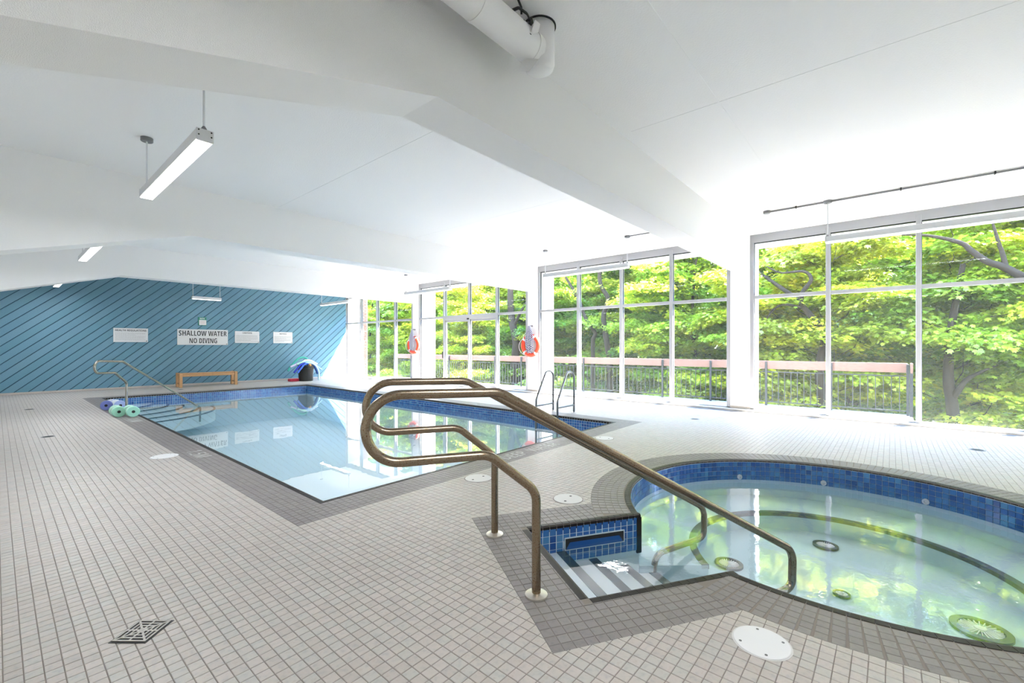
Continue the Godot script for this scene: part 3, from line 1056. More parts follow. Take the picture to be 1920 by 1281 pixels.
# ---------------------------------------------------------------- window wall
func windows() -> void:
	var bays := [
		[2.80, -2.155, [1.555, 0.34, -0.875]],
		[-2.525, -7.495, [-3.75, -4.97, -6.18]],
		[-7.865, -12.835, [-9.06, -10.26, -11.46]],
		[-13.205, -17.96, [-14.29, -15.51, -16.71]]]
	var gx := GLASS_X + 0.065
	for k in 4:
		var z1: float = bays[k][0]; var z0: float = bays[k][1]
		var muls: Array = bays[k][2]
		var root := Node3D.new()
		root.name = "window_%d" % (k + 1)
		add_child(root, true)
		tag(root, ["floor-to-ceiling window bay nearest the camera, on the right", "second window bay, behind the pool ladder", "third window bay, with the sliding door", "farthest window bay, beside the blue wall"][k], "", "", "structure")
		var fx := GLASS_X + 0.05
		var b := MB.new()
		b.box(Vector3(fx, 3.45, (z0 + z1) / 2), Vector3(0.10, 0.165, z1 - z0), 0.004)
		put("head", b, M.frame, root)
		b = MB.new(); b.box(Vector3(fx - 0.006, 3.363, (z0 + z1) / 2), Vector3(0.07, 0.014, z1 - z0 - 0.1))
		put("head_gasket", b, M.gasket, root)
		b = MB.new(); b.box(Vector3(fx, 0.03, (z0 + z1) / 2), Vector3(0.10, 0.07, z1 - z0), 0.004)
		put("bottom_rail", b, M.frame, root)
		for s in [0, 1]:
			b = MB.new()
			b.box(Vector3(fx, 1.7, (z0 + 0.034) if s == 0 else (z1 - 0.034)), Vector3(0.10, 3.34, 0.068), 0.004)
			put("jamb", b, M.frame, root)
		for z in muls:
			b = MB.new(); b.box(Vector3(fx - 0.012, 1.75, z), Vector3(0.124, 3.42, 0.070), 0.005)
			put("mullion", b, M.frame, root)
			b = MB.new(); b.box(Vector3(fx - 0.01, 1.72, z + 0.038), Vector3(0.02, 3.28, 0.008))
			put("mullion_gasket", b, M.gasket, root)
		b = MB.new(); b.box(Vector3(fx, 1.72, z0 + 0.072), Vector3(0.03, 3.28, 0.008))
		put("jamb_gasket", b, M.gasket, root)
		var edges := [z1]
		edges.append_array(muls); edges.append(z0)
		for j in 4:
			var a: float = edges[j] - (0.068 if j == 0 else 0.035)
			var c: float = edges[j + 1] + (0.068 if j == 3 else 0.035)
			var door := k == 2 and (j == 1 or j == 2)
			var ty := 2.285
			b = MB.new()
			if door: b.box(Vector3(fx - 0.01, 2.25, (a + c) / 2), Vector3(0.13, 0.15, a - c + 0.02), 0.004)
			else: b.box(Vector3(fx - 0.004, ty, (a + c) / 2), Vector3(0.10, 0.066, a - c + 0.02), 0.004)
			put("transom", b, M.frame, root)
			for r in 2:
				var y0: float = [0.065, 2.318][r]
				var y1: float = [2.252, 3.357][r]
				b = MB.new()
				b.box(Vector3(gx, (y0 + y1) / 2, (a + c) / 2), Vector3(0.008, y1 - y0, a - c))
				put("glass_pane", b, M.glass, root)
		if k == 2:
			# two sliding leaves
			for s in 2:
				var a: float = muls[0] - 0.035 if s == 0 else muls[1] + 0.03
				var c: float = muls[1] - 0.03 if s == 0 else muls[2] + 0.035
				var leaf := put("door_leaf", leaf_frame(a, c, gx - (0.0 if s == 0 else 0.03)), M.frame, root)
				leaf.set_meta("label", "sliding glass door leaf, " + ["near half", "far half"][s])
			b = MB.new(); b.box(Vector3(fx - 0.075, 1.02, muls[2] - 0.05), Vector3(0.03, 0.22, 0.03), 0.006)
			put("door_handle", b, M.gasket, root)
			b = MB.new(); b.box(Vector3(fx - 0.07, 2.19, muls[1] - 0.02), Vector3(0.03, 0.05, 0.10), 0.004)
			put("door_stop", b, M.black, root)
	# low kerb in front of the glass
	var b2 := MB.new()
	b2.box(Vector3(GLASS_X - 0.085, 0.02, (BACK_Z + WALL_Z) / 2), Vector3(0.155, 0.045, BACK_Z - WALL_Z - 0.05), 0.006)
	shell("trim_2", b2, M.sill)
	b2 = MB.new()
	b2.box(Vector3(GLASS_X - 0.225, 0.002, (BACK_Z + WALL_Z) / 2 + 0.4), Vector3(0.075, 0.006, BACK_Z - WALL_Z - 1.6))
	shell("trim_3", b2, M.grey_metal)

func leaf_frame(a: float, c: float, x: float) -> MB:
	var b := MB.new()
	var m := (a + c) / 2
	b.box(Vector3(x, 1.12, a - 0.03), Vector3(0.05, 2.12, 0.055), 0.004)
	b.box(Vector3(x, 1.12, c + 0.03), Vector3(0.05, 2.12, 0.055), 0.004)
	b.box(Vector3(x, 2.145, m), Vector3(0.05, 0.06, a - c), 0.004)
	b.box(Vector3(x, 0.10, m), Vector3(0.05, 0.09, a - c), 0.004)
	return b

# ---------------------------------------------------------------- ceiling: lamps, conduit, pipe
func make_lamp(at: Vector3, length: float, turn: float, label: String, drop: float, power := 1.0) -> Node3D:
	# hangs at its lower face; its length runs along its own z
	var t := thing("pendant_light", label, "light", at, turn, "linear pendant lights")
	var b := MB.new()
	b.box(Vector3(0, 0.05, 0), Vector3(0.112, 0.085, length - 0.02), 0.006)
	put("housing", b, M.white_metal, t)
	b = MB.new()
	b.box(Vector3(0, 0.005, 0), Vector3(0.104, 0.016, length - 0.03), 0.003)
	put("lens", b, M.lens, t)
	for s in [-1.0, 1.0]:
		b = MB.new()
		b.box(Vector3(0, 0.046, s * (length / 2 - 0.005)), Vector3(0.116, 0.094, 0.012), 0.003)
		var cap := put("end_cap", b, M.white_metal, t)
		b = MB.new()
		for q in [Vector2(-0.042, 0.078), Vector2(0.042, 0.078), Vector2(-0.042, 0.042), Vector2(0.042, 0.042)]:
			b.lathe(PackedVector2Array([Vector2(0, -0.002), Vector2(0.006, -0.002), Vector2(0.006, 0.003), Vector2(0, 0.003)]), 10, Vector3(q.x, q.y, s * (length / 2 + 0.001)), Basis(Vector3.RIGHT, PI / 2))
		put("screw", b, M.black, cap)
		b = MB.new()
		var z: float = s * (length / 2 - 0.03)
		b.tube(PackedVector3Array([Vector3(0, 0.09, z), Vector3(0, drop, z)]), 0.008, 0.008, 10)
		put("stem", b, M.white_metal, t)
		b = MB.new()
		b.lathe(PackedVector2Array([Vector2(0, 0.09), Vector2(0.02, 0.09), Vector2(0.02, 0.105), Vector2(0.009, 0.125), Vector2(0, 0.125)]), 14, Vector3(0, 0, z))
		put("swivel", b, M.grey_metal, t)
		b = MB.new()
		b.lathe(PackedVector2Array([Vector2(0, drop - 0.04), Vector2(0.05, drop - 0.04), Vector2(0.055, drop - 0.035), Vector2(0.055, drop), Vector2(0, drop)]), 20, Vector3(0, 0, z))
		put("ceiling_box", b, M.grey_metal, t)
	if power > 0.0:
		var l := AreaLight3D.new()
		l.name = "lamp_light"
		l.area_size = Vector2(0.10, length - 0.05)
		l.area_normalize_energy = true
		l.light_energy = LAMP_ENERGY * power * length / 2.08
		l.light_color = Color(0.96, 0.98, 1.0)
		l.shadow_enabled = true
		l.area_range = 30.0
		l.area_attenuation = 2.0
		l.position = Vector3(0, -0.008, 0)
		l.rotation.x = -PI / 2
		t.add_child(l)
	return t

func ceiling_things() -> void:
	var y := 2.885
	var drop := CEIL - y
	for k in 4:
		var zc: float = 0.28 - BAY * k
		if k == 3: zc = -15.85
		make_lamp(Vector3(8.28, y, zc), 2.10, 0.0, ["pendant strip light hanging in front of the nearest window bay", "pendant strip light hanging before the window behind the pool ladder", "pendant strip light hanging before the sliding door bay", "pendant strip light by the windows nearest the blue wall"][k], drop, 0.6)
	for k in 3:
		var zc: float = -5.05 - BAY * k
		if k == 2: zc = -15.9
		make_lamp(Vector3(1.055, y, zc), 2.05, 0.0, ["large pendant strip light at upper left, nearest the camera", "pendant strip light at left, second from the camera", "small distant pendant strip light just below the far beam at left"][k], drop)
	make_lamp(Vector3(1.055, y, 0.28), 2.05, 0.0, "pendant strip light at left, behind and above the camera", drop)
	make_lamp(Vector3(4.54, 2.84, -17.15), 0.82, PI / 2, "short pendant light hanging across in front of the blue wall", CEIL - 2.84, 0.15)
	# conduits on the ceiling
	var t := thing("ceiling_conduit", "grey conduit with boxes running along the ceiling above the nearest window bay", "conduit", Vector3(8.27, CEIL, 0.8))
	var b := MB.new()
	b.tube(PackedVector3Array([Vector3(0, -0.022, -2.33), Vector3(0.01, -0.02, -1.5), Vector3(0, -0.022, 0.0), Vector3(0.01, -0.02, 2.3)]), 0.013, 0.013, 10)
	put("tube", b, M.grey_metal, t)
	b = MB.new()
	b.tube(PackedVector3Array([Vector3(0.028, -0.012, -2.33), Vector3(0.03, -0.012, -0.7), Vector3(0.026, -0.012, 0.5), Vector3(0.03, -0.012, 2.3)]), 0.006, 0.006, 8)
	put("cable", b, M.grey_metal, t)
	b = MB.new()
	b.lathe(PackedVector2Array([Vector2(0, -0.045), Vector2(0.045, -0.045), Vector2(0.055, -0.03), Vector2(0.055, 0), Vector2(0, 0)]), 20, Vector3(0, 0, -2.36))
	put("end_box", b, M.grey_metal, t)
	for z in [-1.95, -0.7, 0.2, 1.2]:
		b = MB.new(); b.box(Vector3(0.005, -0.02, z), Vector3(0.05, 0.036, 0.018), 0.003)
		put("clip", b, M.dark_metal, t)
	t = thing("ceiling_conduit", "short grey conduit from a light's ceiling box to the nearest beam", "conduit", Vector3(8.26, CEIL, -3.3))
	b = MB.new()
	b.tube(PackedVector3Array([Vector3(0, -0.02, -0.72), Vector3(0.01, -0.02, 0.0), Vector3(0, -0.02, 0.77)]), 0.012, 0.012, 10)
	put("tube", b, M.grey_metal, t)
	b = MB.new(); b.box(Vector3(0.005, -0.02, 0.1), Vector3(0.05, 0.036, 0.018), 0.003)
	put("clip", b, M.dark_metal, t)
	# lagged pipe that turns up into the ceiling beside the beam
	t = thing("insulated_pipe", "thick white insulated pipe with torn wrapping turning up into the ceiling", "pipe", Vector3(2.47, 3.33, -1.865))
	b = MB.new()
	b.tube(PackedVector3Array([Vector3(-3.75, 0, 0), Vector3(-1.6, 0.004, 0), Vector3(-0.55, 0, 0), Vector3(-0.06, 0, 0)]), 0.100, 0.101, 40)
	put("wrap", b, M.rough_paint, t)
	b = MB.new()
	b.lathe(PackedVector2Array([Vector2(0, -0.118), Vector2(0.06, -0.116), Vector2(0.096, -0.10), Vector2(0.106, -0.07), Vector2(0.106, 0.20), Vector2(0, 0.20)]), 40, Vector3.ZERO, Basis.IDENTITY, true)
	put("elbow", b, M.paint, t)
	b = MB.new()
	b.lathe(PackedVector2Array([Vector2(0.100, 0.192), Vector2(0.116, 0.192), Vector2(0.116, 0.1995), Vector2(0.100, 0.1995)]), 40)
	put("ceiling_gap", b, M.gasket, t)
	for x in [-0.62, -0.10]:
		b = MB.new()
		b.lathe(PackedVector2Array([Vector2(0.1, -0.018), Vector2(0.1045, -0.018), Vector2(0.1045, 0.018), Vector2(0.1, 0.018)]), 40, Vector3(x, 0, 0), Basis(Vector3.BACK, PI / 2))
		put("band", b, M.rough_paint, t)
	b = MB.new()
	b.tube(PackedVector3Array([Vector3(-0.30, 0.20, 0.05), Vector3(-0.29, 0.13, 0.075), Vector3(-0.27, 0.105, 0.06)]), 0.008, 0.007, 8)
	b.tube(rounded([Vector3(-0.34, 0.10, 0.03), Vector3(-0.31, 0.12, 0.07), Vector3(-0.25, 0.105, 0.09), Vector3(-0.23, 0.06, 0.104)], [0.02, 0.02]), 0.010, 0.006, 8)
	b.box(Vector3(-0.215, 0.075, 0.092), Vector3(0.05, 0.03, 0.02), 0.004, Basis(Vector3.UP, 0.5) * Basis(Vector3.RIGHT, 0.7))
	put("hanger", b, M.black, t)
	b = MB.new()
	for q in [[Vector3(-0.21, 0.03, 0.112), 0.045, 0.4], [Vector3(-0.17, 0.055, 0.100), 0.035, 1.0]]:
		var o: Vector3 = q[0]
		var s: float = q[1]
		b.flat_poly([o + Vector3(-s * 0.5, -s, 0.0), o + Vector3(s * 0.6, -s * 0.6, 0.004), o + Vector3(s * 0.9, s, 0.012), o + Vector3(-s * 0.1, s * 0.9, 0.016)], Vector3(0, 0, 1))
		b.flat_poly([o + Vector3(-s * 0.5, -s, -0.002), o + Vector3(s * 0.6, -s * 0.6, 0.002), o + Vector3(s * 0.9, s, 0.010), o + Vector3(-s * 0.1, s * 0.9, 0.014)], Vector3(0, 0, -1))
	put("torn_flap", b, M.rough_paint, t)
	b = MB.new()
	for k in 5:
		var o := Vector3(-0.13 - 0.01 * k, -0.098 - 0.018 * k, 0.03 - 0.002 * k * k)
		var o2 := Vector3(-0.13 - 0.01 * (k + 1), -0.098 - 0.018 * (k + 1), 0.03 - 0.002 * (k + 1) * (k + 1))
		b.quad(o + Vector3(-0.035, 0, -0.03), o2 + Vector3(-0.035, 0, -0.03), o2 + Vector3(0.04, 0.004, 0.03), o + Vector3(0.04, 0.004, 0.03), Vector3(0.3, 0.1, 1).normalized())
	put("hanging_flap", b, M.grey_cloth if M.has("grey_cloth") else M.rough_paint, t)
	b = MB.new()
	var fr := RandomNumberGenerator.new()
	fr.seed = 4
	for k in 9:
		var an := fr.randf_range(0.2, 1.9)
		var o := Vector3(fr.randf_range(-0.30, -0.04), cos(an) * 0.1, sin(an) * 0.1)
		b.box(o, Vector3(fr.randf_range(0.006, 0.018), 0.004, fr.randf_range(0.003, 0.010)), 0.0, Basis(Vector3.RIGHT, an))
	put("tear", b, M.gasket, t)

# ---------------------------------------------------------------- things on the blue wall
func print_lines(w: int, h: int, top: int, rows: int, margin: int, shade: float, sd: int) -> ImageTexture:
	var im := Image.create(w, h, false, Image.FORMAT_RGB8)
	im.fill(Color(0.84, 0.84, 0.84))
	var r := RandomNumberGenerator.new()
	r.seed = sd
	var pitch := float(h - top - margin) / rows
	for k in rows:
		var y := int(top + k * pitch)
		var x := margin
		var last := int((w - margin) * (r.randf_range(0.55, 1.0) if k % 3 == 2 else 0.97))
		while x < last:
			var word := r.randi_range(6, 22)
			im.fill_rect(Rect2i(x, y, mini(word, last - x), maxi(2, int(pitch * 0.42))), Color(shade, shade, shade))
			x += word + 4
	return ImageTexture.create_from_image(im)

func sign_board(called: String, label: String, x0: float, x1: float, y0: float, y1: float) -> Node3D:
	var t := thing(called, label, "sign", Vector3((x0 + x1) / 2, (y0 + y1) / 2, WALL_Z + 0.012))
	var b := MB.new()
	b.box(Vector3.ZERO, Vector3(x1 - x0, y1 - y0, 0.016), 0.003)
	put("board", b, M.sign, t)
	return t

func sign_print(t: Node3D, w: float, h: float, tex: Texture2D) -> void:
	var q := QuadMesh.new()
	q.size = Vector2(w, h)
	var m := mat(Color.WHITE, 0.5)
	m.albedo_texture = tex
	var o := put("printed_text", q, m, t)
	o.position = Vector3(0, 0, 0.0092)

func sign_words(t: Node3D, words: String, y: float, size: float, wide: float) -> void:
	var o := put("lettering", text_mesh(words, size, 0.002), M.ink, t)
	var w: float = o.mesh.get_aabb().size.x
	o.scale = Vector3(wide / w, 1, 1)
	o.position = Vector3(0, y, 0.0098)

func wall_things() -> void:
	var t := sign_board("wall_sign", "white sign headed HEALTH REGULATIONS, leftmost on the blue wall", 2.325, 3.15, 1.437, 1.868)
	sign_print(t, 0.79, 0.40, print_lines(400, 200, 62, 8, 12, 0.68, 5))
	sign_words(t, "HEALTH REGULATIONS", 0.145, 0.058, 0.74)
	t = sign_board("wall_sign", "large white sign reading SHALLOW WATER NO DIVING in black capitals", 3.905, 5.374, 1.355, 1.885)
	sign_words(t, "SHALLOW WATER", 0.125, 0.165, 1.39)
	sign_words(t, "NO DIVING", -0.125, 0.165, 0.80)
	t = sign_board("wall_sign", "white CAUTION notice just right of the no diving sign", 5.593, 6.405, 1.43, 1.857)
	sign_print(t, 0.78, 0.40, print_lines(400, 200, 66, 7, 12, 0.60, 6))
	sign_words(t, "CAUTION", 0.150, 0.05, 0.30)
	t = sign_board("wall_sign", "small white NOTICE sign, rightmost on the blue wall", 6.892, 7.605, 1.428, 1.86)
	sign_print(t, 0.68, 0.40, print_lines(360, 200, 78, 6, 12, 0.58, 8))
	sign_words(t, "NOTICE", 0.145, 0.05, 0.25)
	for s in get_children():
		if String(s.name).begins_with("wall_sign"):
			var size: Vector3 = s.get_node("board").mesh.get_aabb().size
			var b := MB.new()
			b.lathe(PackedVector2Array([Vector2(0, 0), Vector2(0.014, 0), Vector2(0.012, 0.005), Vector2(0, 0.006)]), 12, Vector3(size.x / 2 - 0.035, -size.y / 2 + 0.035, 0.008), Basis(Vector3.RIGHT, PI / 2))
			put("screw", b, M.ink, s)
	t = thing("notice_holder", "small green and white notice holder above the no diving sign", "notice", Vector3(4.605, 2.155, WALL_Z + 0.012))
	var b := MB.new(); b.box(Vector3(0, 0.005, 0), Vector3(0.245, 0.285, 0.014), 0.003)
	put("backing", b, mat(lin(0.02, 0.20, 0.13), 0.5), t)
	b = MB.new(); b.box(Vector3(0.012, -0.035, 0.009), Vector3(0.205, 0.175, 0.008), 0.002)
	put("card", b, M.sign, t)
	b = MB.new()
	for k in 4: b.box(Vector3(-0.012 + 0.012, 0.01 - 0.028 * k, 0.0135), Vector3(0.14 - 0.02 * (k % 2), 0.008, 0.001))
	put("printed_line", b, mat(lin(0.62, 0.42, 0.38), 0.6), t)
	sign_words(t, "NOTE", 0.098, 0.055, 0.14)
	(t.get_node("lettering") as MeshInstance3D).material_override = M.sign
	# bench
	t = thing("wooden_bench", "low light brown wooden bench standing against the blue wall", "bench", Vector3(4.585, 0, -17.22))
	for s in 4:
		b = MB.new(); b.box(Vector3(0, 0.432, -0.135 + s * 0.09), Vector3(1.60, 0.028, 0.082), 0.006)
		put("seat_slat", b, M.oak, t)
	for s in [-1.0, 1.0]:
		b = MB.new(); b.box(Vector3(0, 0.375, s * 0.17), Vector3(1.48, 0.075, 0.03), 0.004)
		put("apron", b, M.oak, t)
		for r in [-1.0, 1.0]:
			b = MB.new(); b.box(Vector3(s * 0.775, 0.228, r * 0.18), Vector3(0.085, 0.456, 0.085), 0.008)
			put("leg", b, M.oak, t)
		b = MB.new(); b.box(Vector3(s * 0.775, 0.12, 0), Vector3(0.03, 0.05, 0.29), 0.004)
		put("stretcher", b, M.oak, t)
		b = MB.new(); b.box(Vector3(s * 0.775, 0.40, 0), Vector3(0.04, 0.06, 0.29), 0.004)
		put("end_rail", b, M.oak, t)
	# bin of pool noodles
	t = thing("black_bin", "black plastic bin full of pool noodles beside the blue wall", "bin", Vector3(7.66, 0, -16.85))
	b = MB.new()
	b.lathe(PackedVector2Array([Vector2(0, 0), Vector2(0.235, 0), Vector2(0.245, 0.012), Vector2(0.275, 0.46), Vector2(0.275, 0.463), Vector2(0.283, 0.58), Vector2(0.268, 0.58), Vector2(0.262, 0.46), Vector2(0.23, 0.03), Vector2(0, 0.03)]), 36)
	put("tub", b, M.black, t)
	b = MB.new()
	b.lathe(PackedVector2Array([Vector2(0.275, 0.452), Vector2(0.295, 0.452), Vector2(0.298, 0.470), Vector2(0.28, 0.474)]), 36)
	b.lathe(PackedVector2Array([Vector2(0.278, 0.575), Vector2(0.300, 0.578), Vector2(0.300, 0.600), Vector2(0.265, 0.602)]), 36)
	put("rim", b, M.black, t)
	var nd := [
		["bright blue pool noodle drooping left out of the black bin", [0.012, 0.03, 0.42], [Vector3(0.10, 0.45, 0.02), Vector3(0.0, 0.66, 0.06), Vector3(-0.25, 0.62, 0.14), Vector3(-0.52, 0.34, 0.20)]],
		["mid blue pool noodle hanging lowest at the left of the bin", [0.05, 0.14, 0.55], [Vector3(0.12, 0.42, 0.10), Vector3(0.02, 0.64, 0.15), Vector3(-0.18, 0.60, 0.22), Vector3(-0.42, 0.33, 0.27)]],
		["pale lavender pool noodle bending out to the left", [0.62, 0.58, 0.74], [Vector3(0.10, 0.40, -0.05), Vector3(0.0, 0.70, 0.0), Vector3(-0.25, 0.68, 0.05), Vector3(-0.60, 0.55, 0.08)]],
		["green pool noodle arching over the top of the bin", [0.06, 0.42, 0.33], [Vector3(0.16, 0.42, -0.10), Vector3(0.08, 0.83, -0.08), Vector3(-0.22, 0.86, -0.06), Vector3(-0.52, 0.58, -0.04), Vector3(-0.64, 0.40, -0.02)]],
		["light green pool noodle lying across the rim", [0.45, 0.72, 0.62], [Vector3(0.14, 0.42, 0.0), Vector3(0.05, 0.72, 0.03), Vector3(-0.15, 0.72, 0.10), Vector3(-0.38, 0.64, 0.12)]],
		["white pool noodle arching out to the right of the bin", [0.70, 0.74, 0.80], [Vector3(-0.16, 0.44, -0.02), Vector3(-0.12, 0.72, 0.0), Vector3(0.12, 0.78, 0.02), Vector3(0.42, 0.62, 0.05)]],
		["pale blue pool noodle curving down to the right", [0.40, 0.62, 0.86], [Vector3(-0.12, 0.42, 0.04), Vector3(-0.08, 0.68, 0.07), Vector3(0.16, 0.70, 0.10), Vector3(0.56, 0.40, 0.12)]],
		["long pale aqua pool noodle hanging to the floor at the right", [0.55, 0.78, 0.80], [Vector3(-0.10, 0.42, 0.08), Vector3(-0.04, 0.66, 0.13), Vector3(0.22, 0.63, 0.18), Vector3(0.385, 0.38, 0.20), Vector3(0.40, 0.02, 0.21)]],
		["navy blue pool noodle hanging short on the right side", [0.015, 0.055, 0.22], [Vector3(-0.02, 0.44, 0.14), Vector3(0.06, 0.62, 0.17), Vector3(0.24, 0.54, 0.20), Vector3(0.345, 0.26, 0.22)]],
		["blue pool noodle reaching farthest right beside the wall", [0.10, 0.22, 0.55], [Vector3(-0.05, 0.44, -0.10), Vector3(0.05, 0.66, -0.10), Vector3(0.30, 0.58, -0.08), Vector3(0.48, 0.27, -0.06)]]]
	for q in nd:
		var path := PackedVector3Array()
		var cv := Curve3D.new()
		var pts: Array = q[2]
		for k in pts.size():
			var tang: Vector3 = (pts[mini(k + 1, pts.size() - 1)] - pts[maxi(k - 1, 0)]) / 6.0
			cv.add_point(pts[k], -tang, tang)
		path = cv.tessellate_even_length(4, 0.05)
		b = MB.new()
		b.tube(path, 0.034, 0.034, 14)
		var o := put("pool_noodle", b, mat(lin(q[1][0], q[1][1], q[1][2]), 0.7))
		o.position = t.position
		tag(o, q[0], "noodle", "foam pool noodles in the black bin")
	b = MB.new()
	b.lathe(PackedVector2Array([Vector2(0, -0.055), Vector2(0.04, -0.04), Vector2(0.055, 0), Vector2(0.04, 0.04), Vector2(0, 0.055)]), 18, Vector3(7.70, 0.60, -16.60), Basis.IDENTITY, true)
	var ball := put("toy_ball", b, mat(lin(0.75, 0.35, 0.10), 0.5))
	tag(ball, "small orange ball showing at the rim of the black bin", "ball")
	b = MB.new(); b.box(Vector3(0, 0.05, 0), Vector3(0.36, 0.10, 0.22), 0.02)
	var red := put("kickboard", b, mat(lin(0.55, 0.02, 0.05), 0.5))
	red.position = Vector3(7.27, 0, -16.98)
	tag(red, "red foam block lying on the floor left of the black bin", "float")
	# life rings with coiled rope on the columns
	for k in 2:
		var z: float = [-7.70, -13.05][k]
		var y: float = [1.33, 1.36][k]
		var r := thing("life_ring", ["orange life ring hanging on the nearer of two white columns", "orange life ring hanging on the farther white column"][k], "life ring", Vector3(GLASS_X - 0.07, y, z), 0.0, "life rings on the columns")
		b = MB.new()
		torus(b, Vector3.ZERO, 0.27, 0.058)
		put("ring", b, M.orange, r)
		for an in [0.6, 2.4, 3.9, 5.4]:
			b = MB.new()
			torus(b, Vector3.ZERO, 0.27, 0.0605, an - 0.11, an + 0.11)
			put("band", b, M.rope_white, r)
		b = MB.new()
		for q in 4:
			var a0 := 0.6 + q * 1.6
			var pts := []
			for s in 9:
				var f := s / 8.0
				pts.append(Vector3(-0.02 - 0.03 * sin(PI * f), cos(a0 + f * 1.5) * (0.335 + 0.05 * sin(PI * f)), sin(a0 + f * 1.5) * (0.335 + 0.05 * sin(PI * f))))
			b.tube(PackedVector3Array(pts), 0.007, 0.007, 8)
		put("grab_line", b, M.rope_white, r)
		var coil := thing("throw_rope", ["blue and white rope coil hanging over the nearer life ring", "blue and white rope coil hanging over the farther life ring"][k], "rope", Vector3(GLASS_X - 0.14, y, z + 0.02), 0.0, "throw ropes over the life rings")
		b = MB.new()
		b.colored = true
		var cr := RandomNumberGenerator.new()
		cr.seed = 12 + k
		for q in 7:
			var off := -0.10 + 0.033 * q
			var low := -0.13 + cr.randf_range(-0.08, 0.10)
			var cv := Curve3D.new()
			cv.add_point(Vector3(-0.01 * (q % 2), 0.56, off * 0.15), Vector3(0, 0.03, -0.03), Vector3(0, -0.1, 0.01))
			cv.add_point(Vector3(-0.015 - 0.012 * (q % 3), 0.2, off + 0.02), Vector3(0, 0.15, 0), Vector3(0, -0.15, 0))
			cv.add_point(Vector3(-0.015 - 0.012 * (q % 3), low, off * 0.8), Vector3(0, 0.03, 0.05), Vector3(0, 0.03, -0.05))
			cv.add_point(Vector3(-0.02 - 0.012 * (q % 2), 0.2, off - 0.03), Vector3(0, -0.15, 0), Vector3(0, 0.15, 0))
			cv.add_point(Vector3(-0.02, 0.55, off * 0.15 - 0.01), Vector3(0, -0.1, -0.01), Vector3(0, 0.03, 0))
			var path := cv.tessellate_even_length(5, 0.03)
			for s in path.size() - 1:
				b.col = Color(0.012, 0.02, 0.14) if (s + q) % 2 == 0 else Color(0.70, 0.70, 0.74)
				b.tube(PackedVector3Array([path[s], path[s + 1]]), 0.0125, 0.0125, 7, false)
		put("rope_loops", b, M.rope, coil)
		b = MB.new()
		b.lathe(PackedVector2Array([Vector2(0, 0), Vector2(0.02, 0), Vector2(0.014, 0.14), Vector2(0, 0.14)]), 12, Vector3(0.13, 0.55, 0), Basis(Vector3.BACK, PI / 2))
		put("hook", b, M.grey_metal, coil)

func torus(b: MB, at: Vector3, big: float, small: float, a0 := 0.0, a1 := TAU) -> void:
	# stands in the (y, z) plane
	var n := maxi(6, int(48 * (a1 - a0) / TAU))
	var m := 16
	var base := b.v.size()
	for i in n + 1:
		var a := lerpf(a0, a1, float(i) / n)
		var d := Vector3(0, cos(a), sin(a))
		for j in m:
			var c := TAU * j / m
			var q := d * cos(c) + Vector3.RIGHT * sin(c)
			b.vert(at + d * big + q * small, q)
	for i in n:
		for j in m:
			var o := base + i * m + j
			var p := base + i * m + (j + 1) % m
			b.face(o, p, p + m); b.face(o, p + m, o + m)

# ---------------------------------------------------------------- things on the deck
func lid(at: Vector3, r: float, label: String, holes: bool, white: bool) -> void:
	var t := thing("access_lid", label, "lid", at, 0.0, "round access lids in the floor")
	var b := MB.new()
	b.lathe(PackedVector2Array([Vector2(0, 0.0), Vector2(r, 0.0), Vector2(r, 0.003), Vector2(r - 0.003, 0.0045), Vector2(0, 0.005)]), 48)
	put("plate", b, M.white_plastic if white else M.lid, t)
	b = MB.new()
	b.lathe(PackedVector2Array([Vector2(0, 0.0004), Vector2(r + 0.006, 0.0004), Vector2(r + 0.006, 0.0012), Vector2(r, 0.0014), Vector2(0, 0.0014)]), 48)
	put("gap", b, M.grout if not white else M.lid, t)
	b = MB.new()
	var spots := [Vector2(0.55, 0.1), Vector2(-0.55, -0.1)] if holes else [Vector2(0.80, 0.1), Vector2(-0.8, -0.1), Vector2(0.1, 0.8), Vector2(-0.1, -0.8)]
	for s in spots:
		b.lathe(PackedVector2Array([Vector2(0, 0.0045), Vector2(0.011 if holes else 0.006, 0.0045), Vector2(0.011 if holes else 0.006, 0.0056), Vector2(0, 0.0058)]), 14, Vector3(s.x * r, 0, s.y * r))
	put("screw", b, M.grey_metal if not holes else M.gasket, t)
	t.rotation.y = at.x * 3.1

func small_drain(at: Vector3, label: String) -> void:
	var t := thing("floor_drain", label, "drain", at, 0.6, "small round floor drains")
	var b := MB.new()
	b.lathe(PackedVector2Array([Vector2(0, 0.0), Vector2(0.075, 0.0), Vector2(0.073, 0.003), Vector2(0.058, 0.003), Vector2(0.056, 0.0015), Vector2(0, 0.0015)]), 32)
	put("ring", b, M.grey_metal, t)
	b = MB.new()
	for k in 5:
		var z := -0.04 + 0.02 * k
		b.box(Vector3(0, 0.0022, z), Vector3(2 * sqrt(0.054 * 0.054 - z * z), 0.003, 0.009))
	put("bars", b, M.dark_metal, t)

